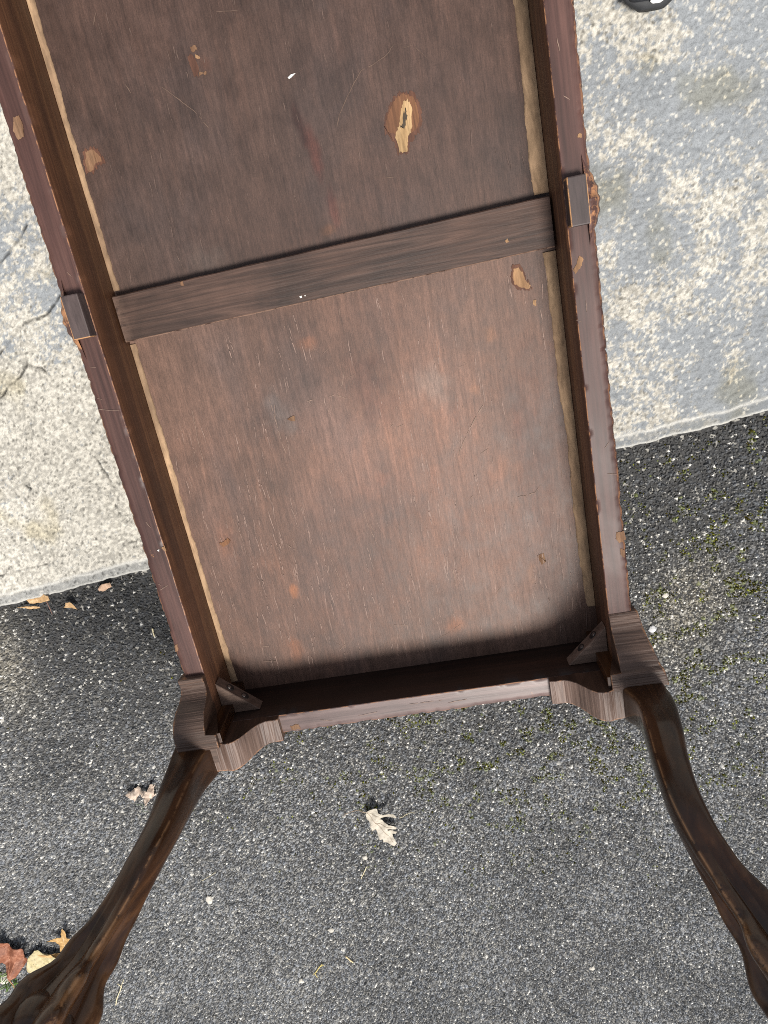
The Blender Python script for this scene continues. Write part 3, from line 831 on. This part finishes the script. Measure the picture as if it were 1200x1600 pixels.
# knee brackets: sawn ogee wings between rail and leg
def bracket(kind, sx_, sy_, variant=0):
    """kind 'end': along the end rail, 'side': along the long rail; built for the corner (-,-), then mirrored"""
    if kind == 'end':
        P = [(0.0945, 0.0990), (0.088, 0.0998), (0.0744, 0.1000), (0.066, 0.1045), (0.058, 0.1125), (0.051, 0.1225), (0.044, 0.1325), (0.0365, 0.1400), (0.029, 0.1435), (0.022, 0.1438), (0.014, 0.1400), (0.004, 0.139), (-0.010, 0.139)]
    elif variant == 0:
        P = [(0.0890, 0.0980), (0.0877, 0.1000), (0.078, 0.0975), (0.0704, 0.0975), (0.064, 0.1000), (0.0586, 0.1060), (0.054, 0.1145), (0.0498, 0.1240), (0.044, 0.1325), (0.037, 0.1385), (0.0272, 0.1440), (0.015, 0.1462), (0.002, 0.1470), (-0.004, 0.1470)]
    else:
        P = [(0.0890, 0.0900), (0.0863, 0.0920), (0.078, 0.0945), (0.066, 0.0995), (0.055, 0.108), (0.044, 0.1186), (0.033, 0.126), (0.022, 0.1310), (0.0195, 0.1352), (0.012, 0.1372), (0.002, 0.1400), (-0.004, 0.1400)]
    # finer profile
    Pn = []
    for (a, b), (c_, d_) in zip(P[:-1], P[1:]):
        for k_ in range(7): Pn.append((a + (c_ - a) * k_ / 7, b + (d_ - b) * k_ / 7 + random.uniform(-1, 1) * (0.00018 if kind == 'end' else 0.0003)))
    Pn.append(P[-1])
    n_ = len(Pn)
    V = []; W = []
    thick = [0.0, 0.0008, 0.012, 0.024, 0.036, 0.998, 1.0]
    ring = 10
    for i, (u, z_) in enumerate(Pn):
        f = i / (n_ - 1)
        T = 0.0395 + 0.0105 * sstep(0.1, 0.9, f) + (0.012 if variant and kind == 'side' else 0) * f
        inset = 0.0 if kind == 'end' or u > 0.02 else -0.015
        for (o_, dz, w) in ((inset + 0.0003, (min(0.1325, z_ - 0.0012) if inset < 0 else HR - 0.003) - z_, 0), (inset + 0.0003, -0.0008, 0.5), (inset + 0.0009, 0, 0.6), (inset + 0.0022, 0, 0), (T * 0.5, 0, 0), (T - 0.0032, 0, 0), (T - 0.0012, 0, 0.6), (T, -0.0012, 0.8), (T - 0.002, -0.020, 0), (T - 0.014, -0.060, 0)):
            zz = z_ + dz + random.uniform(-.00025, .00025)
            if kind == 'end': V.append((-HW + u, -o_, zz))
            else: V.append((-HW - o_, u, zz))
            W.append(w)
    F = grid_faces(n_, ring)
    V = np.array(V)
    caps = []
    me_v = V * np.array([-sx_, 1, 1])
    if sy_ > 0:
        me_v[:, 1] = LEN - me_v[:, 1]
    bm = bmesh.new()
    vv = [bm.verts.new(p) for p in me_v]
    for f in F: bm.faces.new([vv[i] for i in f])
    bm.verts.index_update()
    for f in bm.faces:
        if {v_.index % ring for v_ in f.verts} == {0, 1}: f.material_index = 1
    bm.faces.new([vv[i] for i in range(ring)]); bm.faces.new([vv[(n_ - 1) * ring + i] for i in range(ring)][::-1])
    me = bm_mesh('knee_bracket', bm)
    a = me.attributes.new('wear', 'FLOAT_COLOR', 'POINT'); a.data.foreach_set('color', np.repeat(np.array(W), 4).astype(np.float32))
    return part('knee_bracket', me, [M['sawn'] if kind == 'end' else M['sawn_x'], M['inner_dark']])


M['inner_dark'] = wood('bracket_shaded_back', (0.022, 0.011, 0.007), (0.050, 0.025, 0.015), (0.095, 0.050, 0.030), 'z', (0.5, 0.7), 0.35, 240, 20)  # inward bracket faces, with their shade painted into the wood colour
for sx_ in (-1, 1):
    for sy_ in (-1, 1):
        bracket('end', sx_, sy_)
        bracket('side', sx_, sy_, 1 if sx_ > 0 else 0)

# ------------------------------------------------------------------ legs
ZK = [0.10, 0.13, 0.18, 0.23, 0.28, 0.33, 0.38, 0.43, 0.48, 0.535]
LP = {'left': ([.0060, .0060, .0085, .0059, .0047, .0122, .0284, .0517, .0695, .0790], [.0050, .004, .003, -.0004, -.0012, .0043, .0209, .0379, .0467, .050]),
      'right': ([.0010, .0012, .0057, -.0003, -.0078, -.0097, .0003, .0209, .0418, .0550], [.0050, .0040, -.0065, -.0098, -.0031, .0121, .0385, .0705, .1017, .1150])}
WK = [.0285, .0290, .0232, .0199, .0172, .0162, .0167, .0243, .0408, .0400]


def smooth_interp(z, zk, vk):
    # Catmull-Rom through the knots
    zk = np.array(zk); vk = np.array(vk)
    i = np.clip(np.searchsorted(zk, z) - 1, 0, len(zk) - 2)
    m = np.gradient(vk, zk)
    h = zk[i + 1] - zk[i]; t = (z - zk[i]) / h
    return (2 * t**3 - 3 * t**2 + 1) * vk[i] + (t**3 - 2 * t**2 + t) * h * m[i] + (-2 * t**3 + 3 * t**2) * vk[i + 1] + (t**3 - t**2) * h * m[i + 1]


def leg(sx_, sy_):
    key = 'left' if sx_ < 0 else 'right'
    zs = np.r_[np.arange(0.10, 0.528, 0.006), 0.530, 0.5335, 0.535]
    dx = smooth_interp(zs, ZK, LP[key][0]); dy = smooth_interp(zs, ZK, LP[key][1]); w = smooth_interp(zs, ZK, WK)
    w = np.where(zs > 0.534, w * 0.93, w)
    nr = 96
    th = np.arange(nr) / nr * 2 * np.pi
    V = np.zeros((len(zs), nr, 3)); W = np.zeros((len(zs), nr))
    for i, z_ in enumerate(zs):
        e = 9.0 - 6.1 * sstep(0.14, 0.24, z_)                      # squarish at the knee, rounder towards the ankle
        rr = 1.0 / (np.abs(np.cos(th)) ** e + np.abs(np.sin(th)) ** e) ** (1 / e)
        rr = rr * (1 + (2 ** (1 / e) / 1.04 - 1) * sstep(0.14, 0.20, z_) * (1 - 0.75 * sstep(0.37, 0.46, z_)))      # full width over the corners
        foot = sstep(0.35, 0.44, z_)
        claw = np.abs(np.cos(2 * (th - math.pi / 4))) ** 3          # four toes at the corners
        claw = np.where(np.cos(4 * (th - math.pi / 4)) > 0, claw, 0)
        knuckle = 0.5 + 0.5 * math.cos((z_ - 0.415) * 2 * math.pi / 0.045)
        rr = rr * (1 - 0.40 * foot * (1 - claw) + foot * 0.14 * claw * knuckle)
        rr = rr * (1 + 0.03 * (fbm(np.cos(th) * 2 + z_ * 6, np.sin(th) * 2, 301 + int(sx_), 2) - .5))
        V[i, :, 0] = -0.325 - dx[i] + w[i] * rr * np.cos(th)
        V[i, :, 1] = -0.025 - dy[i] + w[i] * rr * np.sin(th)
        V[i, :, 2] = z_
        cor = np.exp(-((th - math.pi / 4) / 0.05) ** 2) * (0.5 + 0.6 * sstep(0.14, 0.3, z_))  # pale highlight along the leg's ridge, painted through the wear colour
        W[i] = 0.9 * cor + 0.18 * foot * claw
    F = grid_faces(len(zs), nr, True)[:, ::-1]
    V[:, :, 0] *= -sx_
    if sy_ > 0: V[:, :, 1] = LEN - V[:, :, 1]
    bm = bmesh.new()
    vv = [bm.verts.new(p) for p in V.reshape(-1, 3)]
    for f in F: bm.faces.new([vv[i] for i in f])
    bm.faces.new(vv[-nr:])
    # stile: the square post behind the brackets
    x0, x1 = sorted((-sx_ * -0.334, -sx_ * -0.281)); y0, y1 = (-0.0335, 0.0165) if sy_ < 0 else (LEN - 0.0165, LEN + 0.0335)
    nv0 = len(bm.verts)
    box_bm(bm, x0, x1, y0, y1, -0.002, 0.1392 if sx_ < 0 else 0.1335, 0.0008)
    me = bm_mesh('leg', bm, True)
    for p in me.polygons:
        if len(p.vertices) > 4 or min(p.vertices) >= nv0: p.use_smooth = False
        if min(p.vertices) >= nv0 and p.normal.z > 0.5: p.material_index = 1
    wa = np.zeros(len(me.vertices)); wa[:W.size] = W.ravel()
    a = me.attributes.new('wear', 'FLOAT_COLOR', 'POINT'); a.data.foreach_set('color', np.repeat(wa, 4).astype(np.float32))
    lg = part('leg', me, [M['leg'], M['sawn_x']])
    # ball held by the claws
    bm = bmesh.new()
    bmesh.ops.create_uvsphere(bm, u_segments=28, v_segments=16, radius=0.037)
    cx = -sx_ * (-0.325 - LP[key][0][-2] - 0.004); cy = -0.025 - LP[key][1][-2] - 0.004
    if sy_ > 0: cy = LEN - cy
    bmesh.ops.translate(bm, verts=bm.verts, vec=(cx - 0.006 * -sx_ * 1, cy, 0.490))
    part('ball', bm_mesh('ball', bm, True), M['leg'], lg)
    return lg


for sx_ in (-1, 1):
    for sy_ in (-1, 1):
        leg(sx_, sy_)


# corner glue blocks with two screw holes
def corner_block(sx_, sy_):
    top3 = [(-0.2995, 0.0005, 0.0655), (-0.2995, 0.0560, 0.0655), (-0.2400, 0.0005, 0.0655)]
    mk = lambda L_: [bm.verts.new((-sx_ * x_, y_ if sy_ < 0 else LEN - y_, z_)) for x_, y_, z_ in L_]
    bm = bmesh.new()
    T_, Lo = mk(top3), mk([(x_, y_, 0.0435) for x_, y_, _ in top3])
    for i in range(3): bm.faces.new((T_[i], T_[(i + 1) % 3], Lo[(i + 1) % 3], Lo[i]))
    bm.faces.new(T_); bm.faces.new(Lo[::-1])
    bmesh.ops.recalc_face_normals(bm, faces=bm.faces)
    bmesh.ops.bevel(bm, geom=bm.edges[:], offset=0.0009, segments=1, affect='EDGES')
    o_ = part('corner_block', bm_mesh('corner_block', bm), M['block'])
    nrm = Vector((0.685, 0.729, 0.0)).normalized()
    for (x_, y_, z_) in ((-0.2818, 0.0394, 0.0540), (-0.2625, 0.0212, 0.0540)):
        c0 = Vector((x_, y_, z_))
        for nm, r_, off, m_ in (('screw_hole', 0.0066, 0.0006, M['dark']), ('screw', 0.0034, 0.0013, M['screw'])):
            bm = bmesh.new()
            ret = bmesh.ops.create_cone(bm, cap_ends=True, segments=18, radius1=r_, radius2=r_ * 0.9, depth=0.0014)
            bmesh.ops.rotate(bm, verts=bm.verts, cent=(0, 0, 0), matrix=nrm.to_track_quat('Z', 'Y').to_matrix())
            p = c0 + nrm * off + (Vector((-0.0016, 0.0015, 0.0018)) if nm == 'screw' else Vector())
            bmesh.ops.translate(bm, verts=bm.verts, vec=p)
            for v_ in bm.verts:
                v_.co.x *= -sx_
                if sy_ > 0: v_.co.y = LEN - v_.co.y
            part(nm, bm_mesh(nm, bm), m_, o_)


M['block'] = wood('block_wood', (0.062, 0.037, 0.026), (0.120, 0.077, 0.057), (0.18, 0.125, 0.096), 'x', (0.55, 0.7), 0.4, 200, 14)
for sx_ in (-1, 1):
    for sy_ in (-1, 1):
        corner_block(sx_, sy_)


# ------------------------------------------------------------------ leaves, twigs and crumbs on the ground
def leaf_mat(name, a, b, spots=None, vein=(0.5, 0.4, 0.3)):
    k = NT(name)
    n = k.noise(k.mapping((130,) * 3), 1, 6, 0.7)
    c = k.ramp(n, [(0.30, tuple(v * 0.62 for v in a)), (0.5, a), (0.70, b)])
    if spots:
        s = k.noise(k.mapping((230,) * 3, loc=(3, 1, 2)), 1, 2, 0.5)
        c = k.mix(k.ramp(s, [(0.62, 0.0), (0.67, 0.85)]), c, spots)
    k.base(c); k.rough(0.6, 0.35); k.bump(n, 0.5, 0.001)
    k.b.inputs['Subsurface Weight'].default_value = 0.0
    return k.m


def leaf(name, outline, region, scale, z0, mat, label, curl, group=None, stem=None, veins=(), vein_mat=None, seed=1, jit=0.8, th=0.0005):
    """outline in enlarged-photo coordinates: photo = region + p / scale; lies on the ground at height z0"""
    conv = lambda p: at(region[0] + p[0] / scale, region[1] + p[1] / scale, z0)
    P = np.array([conv(p) for p in outline])
    cen = P.mean(0); cen[2] = z0
    r = random.Random(seed)
    Q = []
    for i in range(len(P)):
        a, b = P[i], P[(i + 1) % len(P)]
        m = max(1, int(np.linalg.norm(b - a) / 0.003))
        for k_ in range(m):
            q = a + (b - a) * k_ / m
            Q.append((q[0] - cen[0] + (r.uniform(-jit, jit) * 0.001 if k_ else 0), q[1] - cen[1] + (r.uniform(-jit, jit) * 0.001 if k_ else 0)))
    bm = bmesh.new()
    f = bm.faces.new([bm.verts.new((x, y, 0)) for x, y in Q])
    f.normal_update()
    if f.normal.z < 0: f.normal_flip(); f.normal_update()
    bmesh.ops.triangulate(bm, faces=[f], ngon_method='EAR_CLIP')
    bm.normal_update()
    for _ in range(3):
        es = [e for e in bm.edges if e.calc_length() > 0.006]
        if not es: break
        bmesh.ops.subdivide_edges(bm, edges=es, cuts=1)
        bmesh.ops.triangulate(bm, faces=[f for f in bm.faces if len(f.verts) > 3])
    zf = lambda x, y: max(0.0, curl(x, y)) + 0.0025
    for v_ in bm.verts: v_.co.z = zf(v_.co.x, v_.co.y)
    e = bmesh.ops.extrude_face_region(bm, geom=bm.faces[:])
    for g in e['geom']:
        if isinstance(g, bmesh.types.BMVert): g.co.z += th
    root = empty(name, tuple(cen), label, 'leaf', group)
    link('blade', bm_mesh('blade', bm, True), mat, root)
    for nm, lines, w, mt in (('stem', [stem] if stem else [], 0.0009, vein_mat or mat), ('vein', veins, 0.0005, vein_mat or mat)):
        for ln in lines:
            pts = []
            L_ = [conv(p) - cen for p in ln]
            for a, b in zip(L_[:-1], L_[1:]):
                for k_ in range(5): pts.append(a + (b - a) * k_ / 5)
            pts.append(L_[-1])
            link(nm, tube([(p[0], p[1], zf(p[0], p[1]) + th + (0.0002 if nm == 'vein' else 0.0)) for p in pts], [w * (1 - 0.5 * i / len(pts)) for i in range(len(pts))], nm), mt, root)
    return root


def tube(pts, rad, name, seg=6):
    P = np.array(pts, float); n_ = len(P)
    V = np.zeros((n_, seg, 3))
    for i in range(n_):
        d = P[min(i + 1, n_ - 1)] - P[max(i - 1, 0)]; d /= np.linalg.norm(d) + 1e-12
        u = np.cross(d, (0, 0, 1.0)); u /= np.linalg.norm(u) + 1e-12; w = np.cross(u, d)
        for s in range(seg):
            a = 2 * math.pi * s / seg
            V[i, s] = P[i] + rad[i] * (math.cos(a) * u + math.sin(a) * w)
    F = grid_faces(n_, seg, True)
    bm = bmesh.new(); vv = [bm.verts.new(p) for p in V.reshape(-1, 3)]
    for f in F: bm.faces.new([vv[i] for i in f])
    bm.faces.new(vv[:seg]); bm.faces.new(vv[-seg:])
    return bm_mesh(name, bm, True)


lm_pale = leaf_mat('pale_leaf', (0.44, 0.395, 0.32), (0.54, 0.50, 0.43))
lm_vein = plain('leaf_vein', (0.30, 0.23, 0.165), 0.7)
lm_stem = plain('leaf_stem', (0.62, 0.52, 0.34), 0.6)
leaf('maple_leaf', [(425, 405), (500, 355), (590, 300), (615, 395), (690, 415), (790, 360), (860, 300), (905, 345), (890, 385), (760, 450), (640, 510), (700, 580), (830, 630), (915, 668), (880, 700), (750, 692), (770, 715), (840, 725), (905, 728), (880, 765), (830, 775), (905, 910), (870, 937), (780, 900), (690, 870), (685, 825), (640, 832), (600, 740), (570, 690), (520, 712), (490, 620), (470, 570), (430, 535)],
     (530, 1220), 10, 0.002, lm_pale, 'curled pale cream maple leaf on bare asphalt below the middle of the table end', lambda x, y: 0.008 + 0.10 * x + 0.13 * y + 4.0 * (x + y) ** 2 + 0.0018 * math.sin((x * .8 - y * .6) * 240),
     stem=[(430, 405), (330, 400), (180, 410), (110, 430), (80, 470)], veins=[[(440, 410), (560, 465), (640, 460)], [(440, 420), (560, 580), (680, 700), (780, 810), (850, 890)], [(560, 580), (700, 640), (840, 670)]], vein_mat=lm_vein, seed=3)
lm_red = leaf_mat('russet_leaf', (0.23, 0.080, 0.040), (0.42, 0.21, 0.13))
leaf('maple_leaf', [(60, 345), (20, 390), (-30, 430), (-60, 500), (-20, 540), (60, 560), (110, 620), (150, 670), (200, 680), (260, 600), (290, 545), (240, 550), (260, 505), (300, 490), (250, 420), (180, 420), (120, 440), (85, 390)],
     (0, 1400), 6, 0.002, lm_red, 'russet brown maple leaf at the left edge of the asphalt beside a pale yellow leaf', lambda x, y: 0.010 + 7 * (x * 0.8 + y * 0.6) ** 2 + 0.004 * math.sin((x * 0.9 - y * .4) * 190) + 0.003 * math.sin(y * 150 + 1),
     group='leaves lying together by the left leg', stem=[(150, 660), (175, 700), (210, 745), (235, 750)], veins=[[(150, 665), (120, 560), (60, 420)], [(150, 665), (180, 540), (220, 430)]], vein_mat=plain('russet_vein', (0.5, 0.22, 0.13), 0.6), seed=5)
lm_spot = leaf_mat('spotted_leaf', (0.46, 0.39, 0.21), (0.55, 0.48, 0.29), (0.25, 0.20, 0.11))
leaf('fallen_leaf', [(345, 475), (300, 520), (282, 590), (310, 640), (360, 665), (520, 590), (640, 520), (600, 512), (520, 505), (440, 495), (385, 462)],
     (0, 1400), 6, 0.002, lm_spot, 'pale yellow leaf with brown spots between a russet leaf and the left leg', lambda x, y: 0.006 + 0.2 * abs(x + 0.2 * y) + 0.002 * math.sin(x * 220 + y * 90), group='leaves lying together by the left leg',
     veins=[[(340, 640), (365, 560), (380, 480)]], vein_mat=lm_stem, seed=7)
lm_oak = leaf_mat('ochre_leaf', (0.42, 0.25, 0.09), (0.54, 0.38, 0.18))
leaf('oak_leaf', [(622, 232), (604, 290), (600, 338), (545, 350), (465, 374), (545, 384), (580, 420), (588, 500), (470, 505), (390, 470), (430, 505), (520, 540), (600, 600), (680, 560), (760, 540), (690, 480), (660, 440), (668, 390), (735, 335), (655, 342), (648, 270)],
     (0, 1400), 6, 0.003, lm_oak, 'ochre leaf with thin pointed lobes half under the left leg', lambda x, y: 0.007 + 0.1 * y + 4 * x * x, group='leaves lying together by the left leg',
     veins=[[(640, 560), (628, 450), (622, 300)]], vein_mat=lm_stem, seed=9)
lm_tan = leaf_mat('tan_leaf', (0.46, 0.29, 0.14), (0.68, 0.50, 0.31))
leaf('fallen_leaf', [(130, 402), (175, 395), (215, 370), (250, 372), (258, 392), (240, 402), (200, 416), (150, 420)], (0, 800), 3, 0.004, lm_tan, 'small tan leaf with a stem lodged against the slab edge', lambda x, y: 0.007 + 0.25 * x + 6 * x * x,
     group='small leaves along the slab edge', stem=[(238, 402), (252, 430), (266, 462)], vein_mat=plain('brown_stem', (0.22, 0.12, 0.09), 0.7), seed=11)
leaf('fallen_leaf', [(468, 352), (486, 330), (524, 322), (532, 342), (515, 350), (500, 362), (474, 363)], (0, 800), 3, 0.004, leaf_mat('pink_tan_leaf', (0.50, 0.33, 0.22), (0.68, 0.49, 0.35)), 'small pinkish heart-shaped leaf by the slab edge nearest the table', lambda x, y: 0.004 + 4 * x * x,
     group='small leaves along the slab edge', seed=13)
leaf('fallen_leaf', [(316, 432), (326, 408), (345, 405), (360, 422), (374, 446), (350, 440), (335, 436)], (0, 800), 3, 0.002, lm_tan, 'curled brown leaf scrap on dark asphalt just below the slab edge', lambda x, y: 0.008 + 0.4 * y + 20 * x * x,
     group='small leaves along the slab edge', seed=15)
leaf('fallen_leaf', [(90, 440), (130, 432), (200, 434), (196, 441), (150, 446), (120, 440)], (0, 800), 3, 0.003, lm_tan, 'narrow rolled tan leaf flat against the foot of the slab', lambda x, y: 0.005,
     group='small leaves along the slab edge', seed=17)
lm_cr = leaf_mat('dry_beige_leaf', (0.50, 0.40, 0.32), (0.70, 0.61, 0.52))
leaf('crumpled_leaf', [(600, 108), (625, 92), (650, 78), (672, 92), (700, 90), (706, 66), (732, 58), (730, 95), (735, 120), (712, 132), (690, 152), (676, 140), (690, 112), (660, 112), (645, 134), (612, 132)],
     (0, 1200), 3, 0.002, lm_cr, 'crumpled dry beige leaf on asphalt left of the left leg', lambda x, y: 0.006 + 0.004 * math.sin(x * 260) + 0.004 * math.sin(y * 310 + 1) + 0.004 * math.sin((x + y) * 400),
     stem=[(655, 140), (672, 168), (697, 200)], vein_mat=plain('green_stem', (0.20, 0.24, 0.17), 0.6), seed=19)


def twig(name, pts, region, scale, rad, mat, label, group=None, branches=()):
    conv = lambda p: at(region[0] + p[0] / scale, region[1] + p[1] / scale, 0.003)
    P = [conv(p) for p in pts]; cen = np.mean(P, 0); cen[2] = 0.0015
    r = random.Random(len(pts) + int(pts[0][0]))

    def run(ln, rr):
        L_ = [conv(p) - cen for p in ln]; out = []
        for a, b in zip(L_[:-1], L_[1:]):
            for k_ in range(4): out.append(a + (b - a) * k_ / 4 + np.array([r.uniform(-.0004, .0004), r.uniform(-.0004, .0004), r.uniform(0, .0006)]))
        out.append(L_[-1])
        return tube(out, [rr * r.uniform(.75, 1.25) * (1 - .3 * i / len(out)) for i in range(len(out))], name)
    if not branches:
        o_ = link(name, run(pts, rad), mat, None, tuple(cen))
        return tag(o_, label, 'twig', group)
    root = empty(name, tuple(cen), label, 'twig', group)
    link('stalk', run(pts, rad), mat, root)
    for b in branches: link('side_shoot', run(b, rad * .7), mat, root)
    return root


tw = plain('pale_twig', (0.62, 0.55, 0.36), 0.7)
tw2 = plain('yellow_twig', (0.62, 0.50, 0.16), 0.7)
twig('twig', [(1085, 1020), (1100, 950), (1120, 900), (1140, 850), (1100, 820)], (0, 1400), 6, 0.0012, tw, 'short pale forked twig on asphalt right of the left foot', branches=([(1130, 870), (1160, 780)],))
twig('twig', [(945, 578), (990, 562), (1050, 522), (1110, 498), (1180, 500)], (530, 1220), 10, 0.0008, tw, 'thin cream stalk just right of the pale maple leaf')
twig('twig', [(310, 918), (296, 935), (282, 955), (270, 968)], (400, 1200), 3, 0.0011, tw2, 'yellow twig on asphalt near the lower edge of the view', branches=([(300, 930), (322, 922)], [(275, 960), (288, 982)]))
twig('twig', [(420, 882), (436, 896), (455, 912)], (400, 1200), 3, 0.0018, plain('straw_bit', (0.6, 0.48, 0.27), 0.7), 'stubby straw bit right of the yellow twig')
twig('twig', [(518, 462), (508, 485), (492, 520)], (400, 1200), 3, 0.0009, tw, 'thin cream sliver on asphalt straight below the pale maple leaf')
twig('twig', [(945, 528), (970, 515), (1010, 488)], (0, 1200), 3, 0.0007, tw, 'fine pale stalk on asphalt right of the left leg')
twig('twig', [(715, 545), (718, 565), (724, 582)], (0, 800), 3, 0.0014, tw, 'pale cream stub on dark asphalt beside the left rail')


def pebble(px, py, size, label, mat, seed):
    r = random.Random(seed)
    p = at(px, py, 0.003)
    bm = bmesh.new()
    bmesh.ops.create_icosphere(bm, subdivisions=2, radius=size)
    ph = [r.uniform(0, 6) for _ in range(6)]
    for v_ in bm.verts:
        c_ = v_.co
        s = 1 + 0.22 * math.sin(c_.x / size * 2.3 + ph[0]) + 0.2 * math.sin(c_.y / size * 2.7 + ph[1]) + 0.15 * math.sin((c_.x - c_.y) / size * 4 + ph[2])
        v_.co = Vector((c_.x * s * 1.15, c_.y * s, c_.z * 0.6))
    o_ = link('pebble', bm_mesh('pebble', bm), mat, None, (p[0], p[1], 0.0015))
    tag(o_, label, 'pebble', 'pale stones lying on the asphalt')


pm = plain('pale_stone', (0.50, 0.47, 0.41), 0.7)
pebble(326, 1407, 0.0075, 'largest pale stone on open asphalt right of the left leg', pm, 1)
pebble(517, 1455, 0.0055, 'pale cream stone above the yellow twig', pm, 2)
pebble(470, 1533, 0.0055, 'whitish stone left below the yellow twig', pm, 3)
pebble(570, 1341, 0.0048, 'white stone just below the pale maple leaf', pm, 4)
pebble(1021, 983, 0.0060, 'flat grey-white stone right of the right knee bracket', plain('grey_stone', (0.5, 0.5, 0.5), 0.6), 5)
pebble(925, 1514, 0.0052, 'round white stone on asphalt left of the right foot', pm, 6)
pebble(1040, 931, 0.0046, 'small white stone above the right knee bracket', pm, 7)
pebble(5, 1530, 0.013, 'large whitish stone at the left edge under the russet leaf', pm, 8)

# tuft of grass by the leaves at the left edge
gt = empty('grass_tuft', tuple(at(18, 1528, 0.0)), 'small bright green grass tuft under the russet leaf at the left edge', 'grass tuft')
gm = plain('fresh_green', (0.10, 0.19, 0.02), 0.6)
for i in range(26):
    b0 = Vector((random.uniform(-.02, .016), random.uniform(-.022, .02), 0)); dr = Vector((random.uniform(-1, 1), random.uniform(-1, 1), 0)) * 0.018
    link('grass_blade', tube([b0 + dr * t + Vector((0, 0, 0.014 * math.sin(t * 2.0))) for t in (0, .25, .5, .75, 1)], [.0013, .0012, .001, .0007, .0002], 'grass_blade', 4), gm, gt)

# white paint flake on the board
bm = bmesh.new()
q = [at(a, b, ZP) for a, b in ((450, 122), (455, 117), (462, 115), (456, 121), (452, 124))]
cen = np.mean(q, 0)
f = bm.faces.new([bm.verts.new((p[0] - cen[0], p[1] - cen[1], 0.001)) for p in q])
e = bmesh.ops.extrude_face_region(bm, geom=[f])
for g in e['geom']:
    if isinstance(g, bmesh.types.BMVert): g.co.z += 0.0012
tag(link('paint_flake', bm_mesh('paint_flake', bm), M['chip_white'], None, (cen[0], cen[1], ZP)), 'tiny white flake lying on the upper part of the brown board', 'flake')


# ------------------------------------------------------------------ the toe of a shoe at the top edge of the view
def shoe():
    tip = at(1014, 13, 0.03)
    root = empty('shoe', (tip[0], tip[1], ZS), 'black sneaker with a white toe overlay standing on the concrete at the top edge', 'shoe')
    root.rotation_euler = (0, 0, math.radians(-4))
    L = 0.285
    S = [(0.0, .012, .020), (0.006, .026, .030), (0.02, .037, .040), (0.045, .045, .048), (0.08, .049, .058), (0.12, .046, .075), (0.17, .040, .088), (0.22, .037, .092), (0.26, .036, .095), (0.28, .028, .090), (0.285, .014, .07)]

    def loft(z0, prof_z, grow, name, mat, smooth=True, zs_=None):
        nr = 28; V = []
        for (yy, hw, hh) in S:
            for s in range(nr):
                a = 2 * math.pi * s / nr
                ww = hw + grow
                x_ = ww * math.copysign(abs(math.cos(a)) ** 0.7, math.cos(a))
                V.append((x_, yy - (grow if yy == 0 else 0), prof_z(math.sin(a), hh)))
        F = grid_faces(len(S), nr, True)
        bm = bmesh.new(); vv = [bm.verts.new(p) for p in V]
        for f in F: bm.faces.new([vv[i] for i in f])
        bm.faces.new(vv[:nr]); bm.faces.new(vv[-nr:])
        return link(name, bm_mesh(name, bm, smooth), mat, root)
    black = plain('black_mesh_fabric', (0.012, 0.013, 0.016), 0.55, var=.4, scale=500, bump=.4)
    white = plain('white_leather', (0.74, 0.74, 0.72), 0.5, var=.06)
    loft(0, lambda s, h: 0.012 + (s + 1) * 0.007, 0.004, 'sole', plain('dark_rubber', (0.02, 0.021, 0.023), 0.7))
    loft(0, lambda s, h: 0.018 + (0.5 + 0.5 * s) ** 1.0 * (h - 0.018), 0.0, 'upper', black)
    # white wedge over the right half of the toe
    V = []
    n_ = 14
    for i in range(n_):
        x_ = -0.004 + 0.040 * i / (n_ - 1)
        for k_ in range(6):
            f = k_ / 5
            y0 = 0.0125 * abs(x_ - 0.004) / 0.03; y1 = 0.016 + max(0, x_) * 0.9
            yy = y0 + (y1 - y0) * f
            hw = np.interp(yy, [s[0] for s in S], [s[1] for s in S]); hh = np.interp(yy, [s[0] for s in S], [s[2] for s in S])
            a = min(0.985, abs(x_) / hw)
            V.append((x_, yy - 0.002, 0.018 + (0.5 + 0.5 * math.sqrt(max(0, 1 - a ** 2.86))) * (hh - 0.018) + 0.003))
    link('toe_overlay', np_mesh('toe_overlay', V, grid_faces(n_, 6), smooth=True), white, root)
    for j in range(5):
        yy = 0.10 + j * 0.02; hh = np.interp(yy, [s[0] for s in S], [s[2] for s in S])
        link('lace', tube([(x_, yy + 0.012 * (x_ / .02) * (1 if j % 2 else -1), hh + 0.002 - 8 * x_ * x_) for x_ in np.linspace(-.022, .022, 9)], [.0025] * 9, 'lace'), white, root)


shoe()
